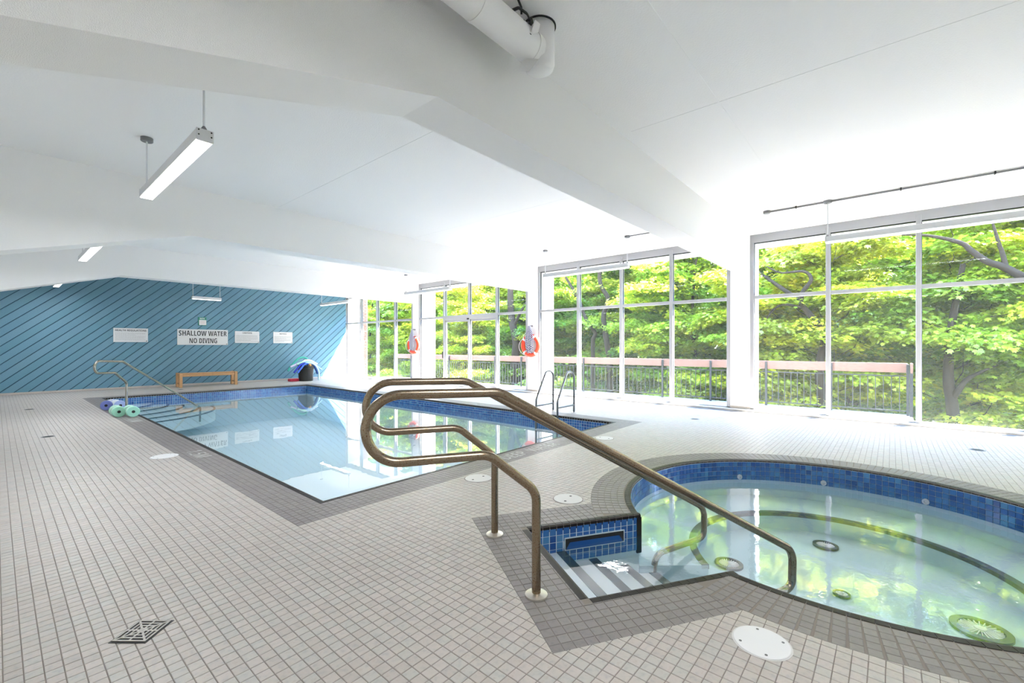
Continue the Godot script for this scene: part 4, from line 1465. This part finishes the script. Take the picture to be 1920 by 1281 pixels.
func deck_things() -> void:
	lid(Vector3(2.19, 0, -0.433), 0.112, "round white lid beside the spa, nearest the camera", false, true)
	lid(Vector3(3.177, 0, -2.094), 0.122, "round floor lid with two holes beside the spa steps", true, false)
	lid(Vector3(3.10, 0, -3.095), 0.130, "round floor lid behind the far handrail post, near the pool rim", true, false)
	lid(Vector3(5.62, 0, -3.09), 0.125, "round floor lid behind the sloping handrail, by the pool's right corner", true, false)
	lid(Vector3(1.302, 0, -6.534), 0.132, "round white lid beside the pool's left border", false, true)
	small_drain(Vector3(0.496, 0, -9.238), "small round floor drain on the left deck, nearer one")
	small_drain(Vector3(0.459, 0, -13.52), "small round floor drain on the left deck near the blue wall")
	small_drain(Vector3(8.16, 0, -2.675), "small round floor drain near the window column")
	small_drain(Vector3(8.03, 0, 0.82), "small round floor drain behind the spa, at the right edge")
	small_drain(Vector3(3.64, 0, -16.3), "small round floor drain in front of the wooden bench")
	small_drain(Vector3(9.20, 0, -6.05), "small round floor drain by the windows left of the pool ladder")
	small_drain(Vector3(9.20, 0, -4.45), "small round floor drain by the windows right of the pool ladder")
	# square grate
	var t := thing("square_drain", "square slotted metal drain grate in the floor at lower left", "drain", Vector3(0.437, 0.0012, -2.595), 0.70)
	var b := MB.new(); b.box(Vector3(0, 0, 0), Vector3(0.150, 0.003, 0.150))
	put("pit", b, M.black, t)
	b = MB.new()
	for k in 4:
		var h := 0.071 - 0.019 * k
		for s in [-1.0, 1.0]:
			b.box(Vector3(s * h, 0.0035, 0), Vector3(0.0075, 0.0035, 2 * h + 0.0075), 0.001)
			b.box(Vector3(0, 0.0035, s * h), Vector3(2 * h - 0.0075, 0.0035, 0.0075), 0.001)
	for s in [-1.0, 1.0]:
		b.box(Vector3(0, 0.003, 0), Vector3(0.20, 0.0032, 0.008), 0.0, Basis(Vector3.UP, s * PI / 4))
	b.box(Vector3(0, 0.0034, 0), Vector3(0.148, 0.0032, 0.008))
	b.box(Vector3(0, 0.0034, 0), Vector3(0.008, 0.0032, 0.148))
	put("grate", b, mat(lin(0.42, 0.39, 0.36), 0.4, 0.3), t)
	b = MB.new()
	b.box(Vector3(0, -0.0002, 0), Vector3(0.164, 0.002, 0.164))
	put("joint", b, M.black, t)
	# foam dumbbells at the corner of the pool
	dumbbell(Vector3(1.66, 0, -10.62), 0.04, [0.36, 0.70, 0.56], [0.50, 0.78, 0.66], "mint green foam dumbbell at the pool rim, right one of the pair")
	dumbbell(Vector3(1.485, 0, -10.80), 0.02, [0.33, 0.66, 0.50], [0.52, 0.78, 0.66], "mint green foam dumbbell at the pool rim, left one of the pair")
	dumbbell(Vector3(1.47, 0, -12.15), -0.42, [0.16, 0.20, 0.50], [0.72, 0.74, 0.80], "blue and white foam dumbbell by the pool corner, left one of the pair")
	dumbbell(Vector3(1.665, 0, -11.95), 0.12, [0.34, 0.42, 0.72], [0.72, 0.76, 0.82], "blue and white foam dumbbell by the pool corner, right one of the pair")

func dumbbell(at: Vector3, turn: float, face: Array, back: Array, label: String) -> void:
	# lies along its own z; its near end is at +z
	var t := thing("foam_dumbbell", label, "dumbbell", at, turn, "foam dumbbells beside the pool")
	var lie := Basis(Vector3.RIGHT, PI / 2)
	var r := 0.098
	var fm := mat(lin(face[0], face[1], face[2]), 0.8)
	var bm := mat(lin(back[0], back[1], back[2]), 0.8)
	for s in [0, 1]:
		var z: float = 0.0 if s == 0 else -0.25
		for k in 2:
			var b := MB.new()
			var z0: float = (z - 0.055) if (k == 0) == (s == 0) else (z - 0.095)
			if k == 0: z0 = z - 0.055 if s == 0 else z - 0.095
			else: z0 = z - 0.095 if s == 0 else z - 0.040
			var w := 0.055 if k == 0 else 0.040
			b.lathe(PackedVector2Array([Vector2(0, 0), Vector2(r - 0.008, 0), Vector2(r, 0.008), Vector2(r, w - 0.008), Vector2(r - 0.008, w), Vector2(0, w)]), 28, Vector3(0, r, z0), lie)
			put("end_disc" if k == 0 else "inner_disc", b, fm if k == 0 else bm, t)
	var g := MB.new()
	g.lathe(PackedVector2Array([Vector2(0, -0.352), Vector2(0.026, -0.352), Vector2(0.026, 0.003), Vector2(0, 0.003)]), 16, Vector3(0, r, 0), lie)
	put("grip", g, M.black, t)

# ---------------------------------------------------------------- steel rails and ladder
func handrail(label: String, foot: Vector3, dir: Vector2, pts: Array, radii: Array, r: float, m: Material) -> void:
	# pts: (distance along dir from the foot, height)
	var t := thing("handrail", label, "handrail", foot, -atan2(dir.y, dir.x), "")
	var p3 := []
	for p in pts: p3.append(Vector3(p.x, p.y, 0))
	var b := MB.new()
	b.tube(rounded(p3, radii, 12), r, r, 24)
	put("tube", b, m, t)
	b = MB.new()
	b.lathe(PackedVector2Array([Vector2(0, 0), Vector2(r * 2.5, 0), Vector2(r * 2.55, 0.003), Vector2(r * 2.5, 0.010), Vector2(r * 1.6, 0.016), Vector2(r * 1.02, 0.019), Vector2(0, 0.019)]), 40)
	put("flange", b, M.flange, t)

func rails() -> void:
	var pts := [Vector2(0, 0), Vector2(0, 0.545), Vector2(-0.255, 0.755), Vector2(-0.845, 0.75), Vector2(-0.845, 1.073), Vector2(-0.20, 1.068), Vector2(1.768, -0.012), Vector2(1.762, -0.25), Vector2(1.30, -0.32), Vector2(1.28, -0.56)]
	var radii := [0.12, 0.13, 0.1615, 0.1615, 0.14, 0.12, 0.07, 0.10]
	var n := spa_world(-2.700, 0.350)
	var f := spa_world(-2.705, -0.435)
	handrail("tarnished bronze-toned steel handrail into the spa, nearer of the two", n, SPA_A, pts, radii, 0.0235, M.bronze)
	handrail("tarnished bronze-toned steel handrail into the spa, farther of the two", f, SPA_A, pts, radii, 0.0235, M.bronze)
	var d2 := Vector2.from_angle(-deg_to_rad(46))
	var p2 := [Vector2(0, 0), Vector2(0, 0.585), Vector2(-0.29, 0.795), Vector2(-0.755, 0.81), Vector2(-0.755, 1.035), Vector2(-0.10, 1.005), Vector2(2.25, -0.16), Vector2(2.42, -0.25), Vector2(2.40, -0.60)]
	handrail("pale steel handrail descending into the far left corner of the pool", Vector3(1.70, 0, -11.55), d2, p2, [0.08, 0.08, 0.1115, 0.1115, 0.08, 0.06, 0.05], 0.021, M.steel)
	# ladder at the far side
	var t := thing("pool_ladder", "steel pool ladder with two looped rails on the window side", "ladder", Vector3(7.42, 0, -4.75))
	for k in 2:
		var z := -0.48 * k
		var x := -0.03 * k
		var cv := [Vector3(x, 0, z), Vector3(x + 0.005, 0.80, z), Vector3(x - 0.24, 0.81, z), Vector3(x - 0.565, 0.27, z), Vector3(x - 0.58, -0.75, z)]
		var b := MB.new()
		b.tube(rounded(cv, [0.14, 0.11, 0.12], 12), 0.0205, 0.0205, 20)
		put("side_rail", b, M.ladder_steel, t)
		b = MB.new()
		b.tube(PackedVector3Array([Vector3(x - 0.572, 0.15, z), Vector3(x + 0.003, 0.15, z)]), 0.017, 0.017, 16)
		put("brace", b, M.ladder_steel, t)
		b = MB.new()
		b.lathe(PackedVector2Array([Vector2(0, 0), Vector2(0.052, 0), Vector2(0.052, 0.008), Vector2(0.03, 0.014), Vector2(0.0, 0.014)]), 28, Vector3(x, 0, z))
		put("flange", b, M.flange, t)
	for k in 2:
		var b := MB.new()
		b.box(Vector3(-0.60, -0.30 - 0.28 * k, -0.24), Vector3(0.09, 0.025, 0.46), 0.006)
		put("tread", b, M.white_plastic, t)

# ---------------------------------------------------------------- outside: balcony, ground and trees
func outside() -> void:
	var b := MB.new()
	b.box(Vector3(11.05, -0.20, -8.75), Vector3(2.3, 0.2, 18.15), 0.02)
	shell("balcony_slab", b, M.concrete)
	# railing
	var t := thing("balcony_railing", "black metal balcony railing topped by a pinkish cedar board", "railing", Vector3(12.0, -0.10, 0.25))
	var span := 1.262
	b = MB.new()
	var n := 14
	for k in n:
		b = MB.new()
		b.box(Vector3(0.03, 0.965, -span * k - span / 2), Vector3(0.038, 0.195, span - 0.004), 0.004)
		put("top_board", b, M.cedar, t)
	for k in n + 1:
		b = MB.new()
		b.box(Vector3(-0.02, 0.49, -span * k), Vector3(0.045, 1.10, 0.045), 0.003)
		put("post", b, M.iron, t)
	b = MB.new()
	b.box(Vector3(0, 0.80, -span * n / 2), Vector3(0.035, 0.022, span * n))
	put("upper_bar", b, M.iron, t)
	b = MB.new()
	b.box(Vector3(0, 0.09, -span * n / 2), Vector3(0.03, 0.020, span * n))
	put("lower_bar", b, M.iron, t)
	var bal := MB.new()
	bal.box(Vector3(0, 0.445, 0), Vector3(0.014, 0.71, 0.014))
	var bm := bal.done()
	for k in n:
		for j in range(1, 10):
			var o := put("baluster", bm, M.iron, t)
			o.position = Vector3(0, 0, -span * k - span * j / 10.0)
	# return of the railing at its near end
	b = MB.new(); b.box(Vector3(-0.05, 0.965, 0.055), Vector3(0.30, 0.195, 0.04), 0.004)
	put("top_board", b, M.cedar, t)
	b = MB.new(); b.box(Vector3(-0.13, 0.40, 0.05), Vector3(0.05, 1.20, 0.05), 0.003)
	put("post", b, M.iron, t)
	# brick end wall beyond the farthest bay
	var br := shell("brick_pier", MB_box(Vector3(10.80, 1.2, -18.10), Vector3(0.33, 5.0, 0.20)), mat(lin(0.13, 0.115, 0.10), 0.9), "brick end wall seen through the farthest window bay")
	var bricks := [mat(lin(0.095, 0.048, 0.035), 0.9), mat(lin(0.11, 0.06, 0.045), 0.9), mat(lin(0.085, 0.04, 0.03), 0.9)]
	var bs := MB.new(); bs.box(Vector3.ZERO, Vector3(0.20, 0.060, 0.02), 0.003)
	var bsm := bs.done()
	var hs := MB.new(); hs.box(Vector3.ZERO, Vector3(0.095, 0.060, 0.02), 0.003)
	var hsm := hs.done()
	for r in 50:
		var y := -0.05 + r * 0.070
		var off := r % 2 == 0
		var o := put("brick", bsm, bricks[rng.randi() % 3], br)
		o.position = Vector3(10.735 if off else 10.845, y, -17.995)
		o = put("brick", hsm, bricks[rng.randi() % 3], br)
		o.position = Vector3(10.895 if off else 10.685, y, -17.995)
	# ground falling away
	b = MB.new()
	var gx := [10.0, 13.0, 17.0, 24.0, 60.0]
	var gy := [-1.6, -1.9, -3.0, -4.5, -6.0]
	for k in 4:
		b.quad(Vector3(gx[k], gy[k], 25), Vector3(gx[k + 1], gy[k + 1], 25), Vector3(gx[k + 1], gy[k + 1], -70), Vector3(gx[k], gy[k], -70), Vector3(0.2, 1, 0).normalized())
	shell("ground", b, M.earth)
	sprays()
	# front row: trees one sees as trees
	tree("maple_tree", "leaning dark-limbed tree seen through the nearest bay's left panes", Vector3(13.6, -2.2, -1.25), [
		[[Vector3(0, 0, 0), Vector3(0, 1.5, -0.03), Vector3(0, 2.9, -0.14), Vector3(0, 3.63, -0.04), Vector3(0, 4.01, -0.15), Vector3(0, 4.46, -0.44), Vector3(0, 4.75, -0.64), Vector3(0.1, 5.0, -0.91), Vector3(0.2, 5.6, -1.6)], 0.15, 0.035],
		[[Vector3(0, 4.6, -0.55), Vector3(-0.1, 4.91, -0.48), Vector3(-0.1, 5.2, -0.30), Vector3(-0.1, 5.43, -0.46), Vector3(-0.1, 5.45, -0.97), Vector3(-0.1, 5.66, -1.3)], 0.06, 0.015],
		[[Vector3(0, 4.5, -0.5), Vector3(-0.15, 4.6, -0.91), Vector3(-0.15, 4.4, -1.2), Vector3(-0.15, 3.9, -1.45)], 0.04, 0.012]],
		Vector3(1.0, 4.2, -0.3), Vector3(1.3, 3.4, 2.0), 72, 28, 0, 0.55, 1)
	tree("maple_tree", "tree with a thick upright trunk and low fork, at the right edge beside the spa", Vector3(14.2, -2.4, 1.05), [
		[[Vector3(0, 0, 0.1), Vector3(0, 1.5, 0.05), Vector3(0, 2.36, 0), Vector3(0, 2.91, -0.06), Vector3(0, 3.58, -0.05), Vector3(0.1, 4.2, 0.0), Vector3(0.3, 5.6, 0.2)], 0.15, 0.05],
		[[Vector3(0, 2.5, 0), Vector3(-0.1, 2.73, 0.1), Vector3(-0.1, 3.0, 0.26), Vector3(0, 3.3, 0.7)], 0.07, 0.02],
		[[Vector3(-0.2, 5.0, 1.3), Vector3(-0.2, 5.15, 1.05), Vector3(-0.2, 5.41, 0.75), Vector3(-0.2, 5.55, 0.52), Vector3(-0.2, 5.82, 0.28), Vector3(-0.2, 6.02, 0.11), Vector3(-0.2, 6.26, -0.41), Vector3(-0.2, 6.35, -0.87)], 0.09, 0.018],
		[[Vector3(-0.2, 5.38, 0.80), Vector3(-0.2, 5.69, 0.75), Vector3(-0.2, 5.9, 0.70), Vector3(-0.2, 6.4, 0.6)], 0.05, 0.02]],
		Vector3(1.2, 4.2, 0.7), Vector3(1.5, 3.6, 2.4), 92, 28, 1, 0.55, 2)
	tree("maple_tree", "bright leafy tree filling the right panes of the second bay", Vector3(14.8, -2.6, -4.9), [
		[[Vector3(0, 0, 0), Vector3(0.1, 2.5, 0.1), Vector3(0.2, 5.0, -0.1), Vector3(0.2, 7.5, 0.1)], 0.10, 0.03]],
		Vector3(0, 4.9, 0.1), Vector3(1.5, 3.4, 2.3), 66, 26, 2, 0.2, 3)
	tree("slender_tree", "pair of slender grey trunks seen through the second bay's left panes", Vector3(15.0, -2.6, -8.3), [
		[[Vector3(0, 0, -0.45), Vector3(0, 2.9, -0.44), Vector3(0, 4.1, -0.44), Vector3(0, 4.41, -0.34), Vector3(0, 4.73, -0.6), Vector3(0, 5.15, -0.84), Vector3(0, 5.8, -1.09), Vector3(0, 6.7, -1.7)], 0.10, 0.05],
		[[Vector3(0, 0, 0.3), Vector3(0, 3.1, 0.27), Vector3(0, 3.9, 0.18), Vector3(0, 4.51, 0.07), Vector3(0, 5.11, 0.02), Vector3(0, 5.71, 0.2), Vector3(0, 6.4, -0.14), Vector3(0, 8, -0.1)], 0.13, 0.06]],
		Vector3(1.4, 5.2, -0.2), Vector3(1.4, 3.4, 1.9), 50, 26, 3, 0.1, 4)
	tree("broad_tree", "tree with a stout shaded trunk beside the near life ring's column", Vector3(15.5, -2.8, -13.1), [
		[[Vector3(0, 0, 0.1), Vector3(0, 2.4, 0.07), Vector3(0, 3.4, 0), Vector3(0, 4.3, 0.07), Vector3(0, 5.3, -0.18), Vector3(0, 6.3, -0.28), Vector3(0.2, 8.0, -0.4)], 0.24, 0.12],
		[[Vector3(0, 5.0, -0.1), Vector3(-0.1, 6.0, 0.7), Vector3(0, 6.8, 1.6)], 0.08, 0.03]],
		Vector3(1.3, 5.2, 0.3), Vector3(1.4, 3.3, 2.2), 56, 26, 3, 0.2, 5)
	tree("maple_tree", "yellow-green tree behind the sliding door leaves", Vector3(15.6, -2.8, -16.6), [
		[[Vector3(0, 0, 0), Vector3(0, 2.4, 0.1), Vector3(0.1, 4.8, 0.3), Vector3(0.2, 7.4, 0.2)], 0.12, 0.03]],
		Vector3(0, 4.6, 0), Vector3(1.5, 3.3, 2.3), 60, 26, 0, 0.2, 6)
	tree("maple_tree", "leafy tree behind the third bay's far pane", Vector3(15.4, -2.8, -20.6), [
		[[Vector3(0, 0, 0), Vector3(0, 2.4, -0.1), Vector3(0.1, 4.8, 0.1), Vector3(0.2, 7.4, 0.1)], 0.12, 0.03]],
		Vector3(0, 4.6, 0), Vector3(1.5, 3.3, 2.4), 60, 26, 2, 0.2, 7)
	tree("maple_tree", "pale leafy tree seen through the farthest bay's near panes", Vector3(15.0, -2.8, -24.6), [
		[[Vector3(0, 0, 0), Vector3(0, 2.4, 0.2), Vector3(0.1, 4.8, 0.1), Vector3(0.2, 7.4, 0.3)], 0.12, 0.03]],
		Vector3(0, 4.6, 0), Vector3(1.6, 3.3, 2.5), 60, 26, 1, 0.2, 8)
	tree("maple_tree", "farthest leafy tree, just right of the brick end wall", Vector3(14.6, -2.8, -29.0), [
		[[Vector3(0, 0, 0), Vector3(0, 2.4, 0.2), Vector3(0.1, 4.8, 0.1), Vector3(0.2, 7.4, 0.3)], 0.12, 0.03]],
		Vector3(0, 4.6, 0), Vector3(1.6, 3.3, 2.4), 56, 26, 2, 0.2, 9)
	# second row, taller, closing the view
	var back := [
		[21.0, 3.8, "tall backdrop tree behind the right edge's forked tree", 1],
		[20.5, -1.2, "tall backdrop tree behind the leaning dark-limbed tree", 2],
		[21.0, -6.4, "tall backdrop tree behind the second bay's right panes", 3],
		[20.5, -11.6, "dark tall backdrop tree behind the slender grey trunks", 3],
		[21.0, -17.0, "tall backdrop tree behind the stout shaded trunk", 2],
		[21.0, -23.0, "tall backdrop tree behind the sliding door leaves, farther off", 1],
		[21.0, -29.0, "tall backdrop tree far behind the third bay's far pane", 2],
		[20.5, -35.5, "tall backdrop tree farthest off behind the last window bay", 3]]
	for k in back.size():
		var q: Array = back[k]
		tree("backdrop_tree", q[2], Vector3(q[0], -4.2, q[1]), [
			[[Vector3(0, 0, 0), Vector3(0.1, 4, 0.1), Vector3(0, 8, 0), Vector3(0.2, 11.5, 0.1)], 0.22, 0.05]],
			Vector3(0, 8.0, 0), Vector3(2.2, 6.8, 3.4), 130, 26, q[3], 0.1, 30 + k, 1.55)
	var rear := [
		[28.0, 6.0, "distant tall tree crown behind the backdrop trees at the right edge", 2],
		[28.0, -3.5, "distant tall tree crown behind the backdrop trees of the nearest bay", 3],
		[28.0, -13.0, "distant tall tree crown behind the backdrop trees of the second bay", 3],
		[28.0, -22.5, "distant tall tree crown behind the backdrop trees of the sliding door bay", 2],
		[28.0, -33.0, "distant tall tree crown behind the backdrop trees left of the sliding door", 3],
		[26.0, -44.0, "distant tall tree crown behind the farthest window bay", 2]]
	for k in rear.size():
		var q: Array = rear[k]
		tree("distant_tree", q[2], Vector3(q[0], -5.2, q[1]), [
			[[Vector3(0, 0, 0), Vector3(0.1, 5, 0.1), Vector3(0, 10, 0), Vector3(0.2, 15, 0.1)], 0.25, 0.06]],
			Vector3(0, 10.5, 0), Vector3(2.0, 8.5, 5.6), 130, 24, q[3], 0.1, 80 + k, 2.3)
	# undergrowth just below the balcony
	var low := [
		[13.3, 3.0, "low leafy shrub at the foot of the window, at the right edge"],
		[13.0, -3.2, "low leafy shrub behind the balcony railing's near end"],
		[13.3, -5.0, "low leafy shrub behind the railing of the second bay"],
		[13.3, -9.2, "dark low shrub behind the railing left of the pool ladder"],
		[13.4, -14.0, "low shrub behind the railing of the sliding door"],
		[13.4, -20.0, "low shrub behind the far end of the railing"]]
	for k in low.size():
		var q: Array = low[k]
		tree("leafy_shrub", q[2], Vector3(q[0], -2.4, q[1]), [
			[[Vector3(0, 0, 0), Vector3(0.1, 0.8, 0.1), Vector3(0, 1.6, 0)], 0.05, 0.02]],
			Vector3(0.1, 1.55, 0), Vector3(0.8, 1.1, 2.3), 30, 22, [1, 0, 3, 3, 2, 1][k], 0.0, 60 + k)

func MB_box(at: Vector3, size: Vector3) -> MB:
	var b := MB.new()
	b.box(at, size)
	return b

func sprays() -> void:
	# three sprays of lobed leaves that every tree shares
	kit.sprays = []
	var outline := []
	for k in 15:
		var an := -PI + TAU * (k + 0.5) / 15.0
		var r: float = [0.40, 0.62, 0.50, 0.86, 0.55, 1.0, 0.62, 1.12, 0.62, 1.0, 0.55, 0.86, 0.50, 0.62, 0.40][k]
		outline.append(Vector2(cos(an), sin(an)) * r)
	var r := RandomNumberGenerator.new()
	for s in 3:
		r.seed = 90 + s
		var b := MB.new()
		b.colored = true
		for k in 28:
			var an := r.randf_range(0, TAU)
			var d := sqrt(r.randf()) * 0.34
			var at := Vector3(cos(an) * d, r.randf_range(-0.07, 0.07) - d * d * 0.5, sin(an) * d)
			var size := r.randf_range(0.042, 0.074)
			var basis := Basis(Vector3.UP, -an + r.randf_range(-0.8, 0.8)) * Basis(Vector3.BACK, r.randf_range(-0.75, 0.15)) * Basis(Vector3.RIGHT, r.randf_range(-0.5, 0.5))
			var tint := r.randf_range(0.75, 1.2)
			b.col = Color(tint * r.randf_range(0.9, 1.1), tint, tint * r.randf_range(0.8, 1.1))
			var up := basis * Vector3.UP
			var c := b.vert(at, up)
			var first := b.v.size()
			for q in outline:
				var droop: float = -0.25 * q.length_squared() * size
				b.vert(at + basis * Vector3(q.x * size, droop, q.y * size), (up + basis * Vector3(q.x, 0, q.y) * 0.25).normalized())
			for q in outline.size():
				b.face(c, first + q, first + (q + 1) % outline.size())
		kit.sprays.append(b.done())

func tree(called: String, label: String, at: Vector3, stems: Array, centre: Vector3, reach: Vector3, pads: int, per: int, hue: int, thin: float, sd: int, scale := 1.0) -> void:
	var t := thing(called, label, "shrub" if called == "leafy_shrub" else "tree", at, 0.0, "trees beyond the windows" if called != "leafy_shrub" else "shrubs below the balcony")
	var r := RandomNumberGenerator.new()
	r.seed = sd
	for s in stems:
		var b := MB.new()
		var cv := Curve3D.new()
		var pts: Array = s[0]
		for k in pts.size():
			var tang: Vector3 = (pts[mini(k + 1, pts.size() - 1)] - pts[maxi(k - 1, 0)]) / 6.0
			cv.add_point(pts[k], -tang, tang)
		b.tube(cv.tessellate_even_length(4, 0.12), s[1], s[2], 12)
		put("trunk" if s == stems[0] else "limb", b, M.bark, t)
	# pads of leaves in layers, each on its own twig
	var twigs := MB.new()
	var lists := [[], [], []]
	var tints := [[], [], []]
	var bases := [Color(0.56, 0.54, 0.03), Color(0.42, 0.50, 0.03), Color(0.28, 0.42, 0.022), Color(0.115, 0.22, 0.024)]
	for p in pads:
		var d := Vector3(r.randfn(), r.randfn(), r.randfn()).normalized() * pow(r.randf(), 0.4)
		var c := centre + d * reach
		var pr := r.randf_range(0.45, 0.85) * scale
		var start := Vector3(0, c.y - r.randf_range(0.4, 1.0), 0) if called != "leafy_shrub" else Vector3(0, 0.3, 0)
		start.y = maxf(start.y, 0.5)
		start = c + (start - c).limit_length(0.9)
		twigs.tube(PackedVector3Array([start, start.lerp(c, 0.35) + Vector3(0, -0.05, 0.04), start.lerp(c, 0.7) + Vector3(0.03, 0.10, -0.03), c]), 0.010 * scale, 0.004, 5)
		var tone: Color = bases[hue].lerp(bases[r.randi() % 4], 0.55)
		var tilt := Basis(Vector3(r.randfn(), 0, r.randfn()).normalized(), r.randf_range(0.0, 0.3))
		for k in per:
			var an := r.randf_range(0, TAU)
			var q := sqrt(r.randf()) * pr
			var o := c + tilt * Vector3(cos(an) * q, r.randf_range(-0.10, 0.10) * scale - q * q * 0.25, sin(an) * q)
			var v := r.randi() % 3
			var bs := tilt * Basis(Vector3.UP, r.randf_range(0, TAU)) * Basis(Vector3.RIGHT, r.randf_range(-0.25, 0.25))
			lists[v].append(Transform3D(bs.scaled(Vector3.ONE * r.randf_range(0.8, 1.25) * scale), o))
			var f := r.randf_range(0.75, 1.25)
			tints[v].append(Color(tone.r * f * r.randf_range(0.88, 1.12), tone.g * f, tone.b * f))
	put("twigs", twigs, M.bark, t).set_meta("kind", "stuff")
	for v in 3:
		many("foliage", kit.sprays[v], M.leaf, lists[v], tints[v], t)
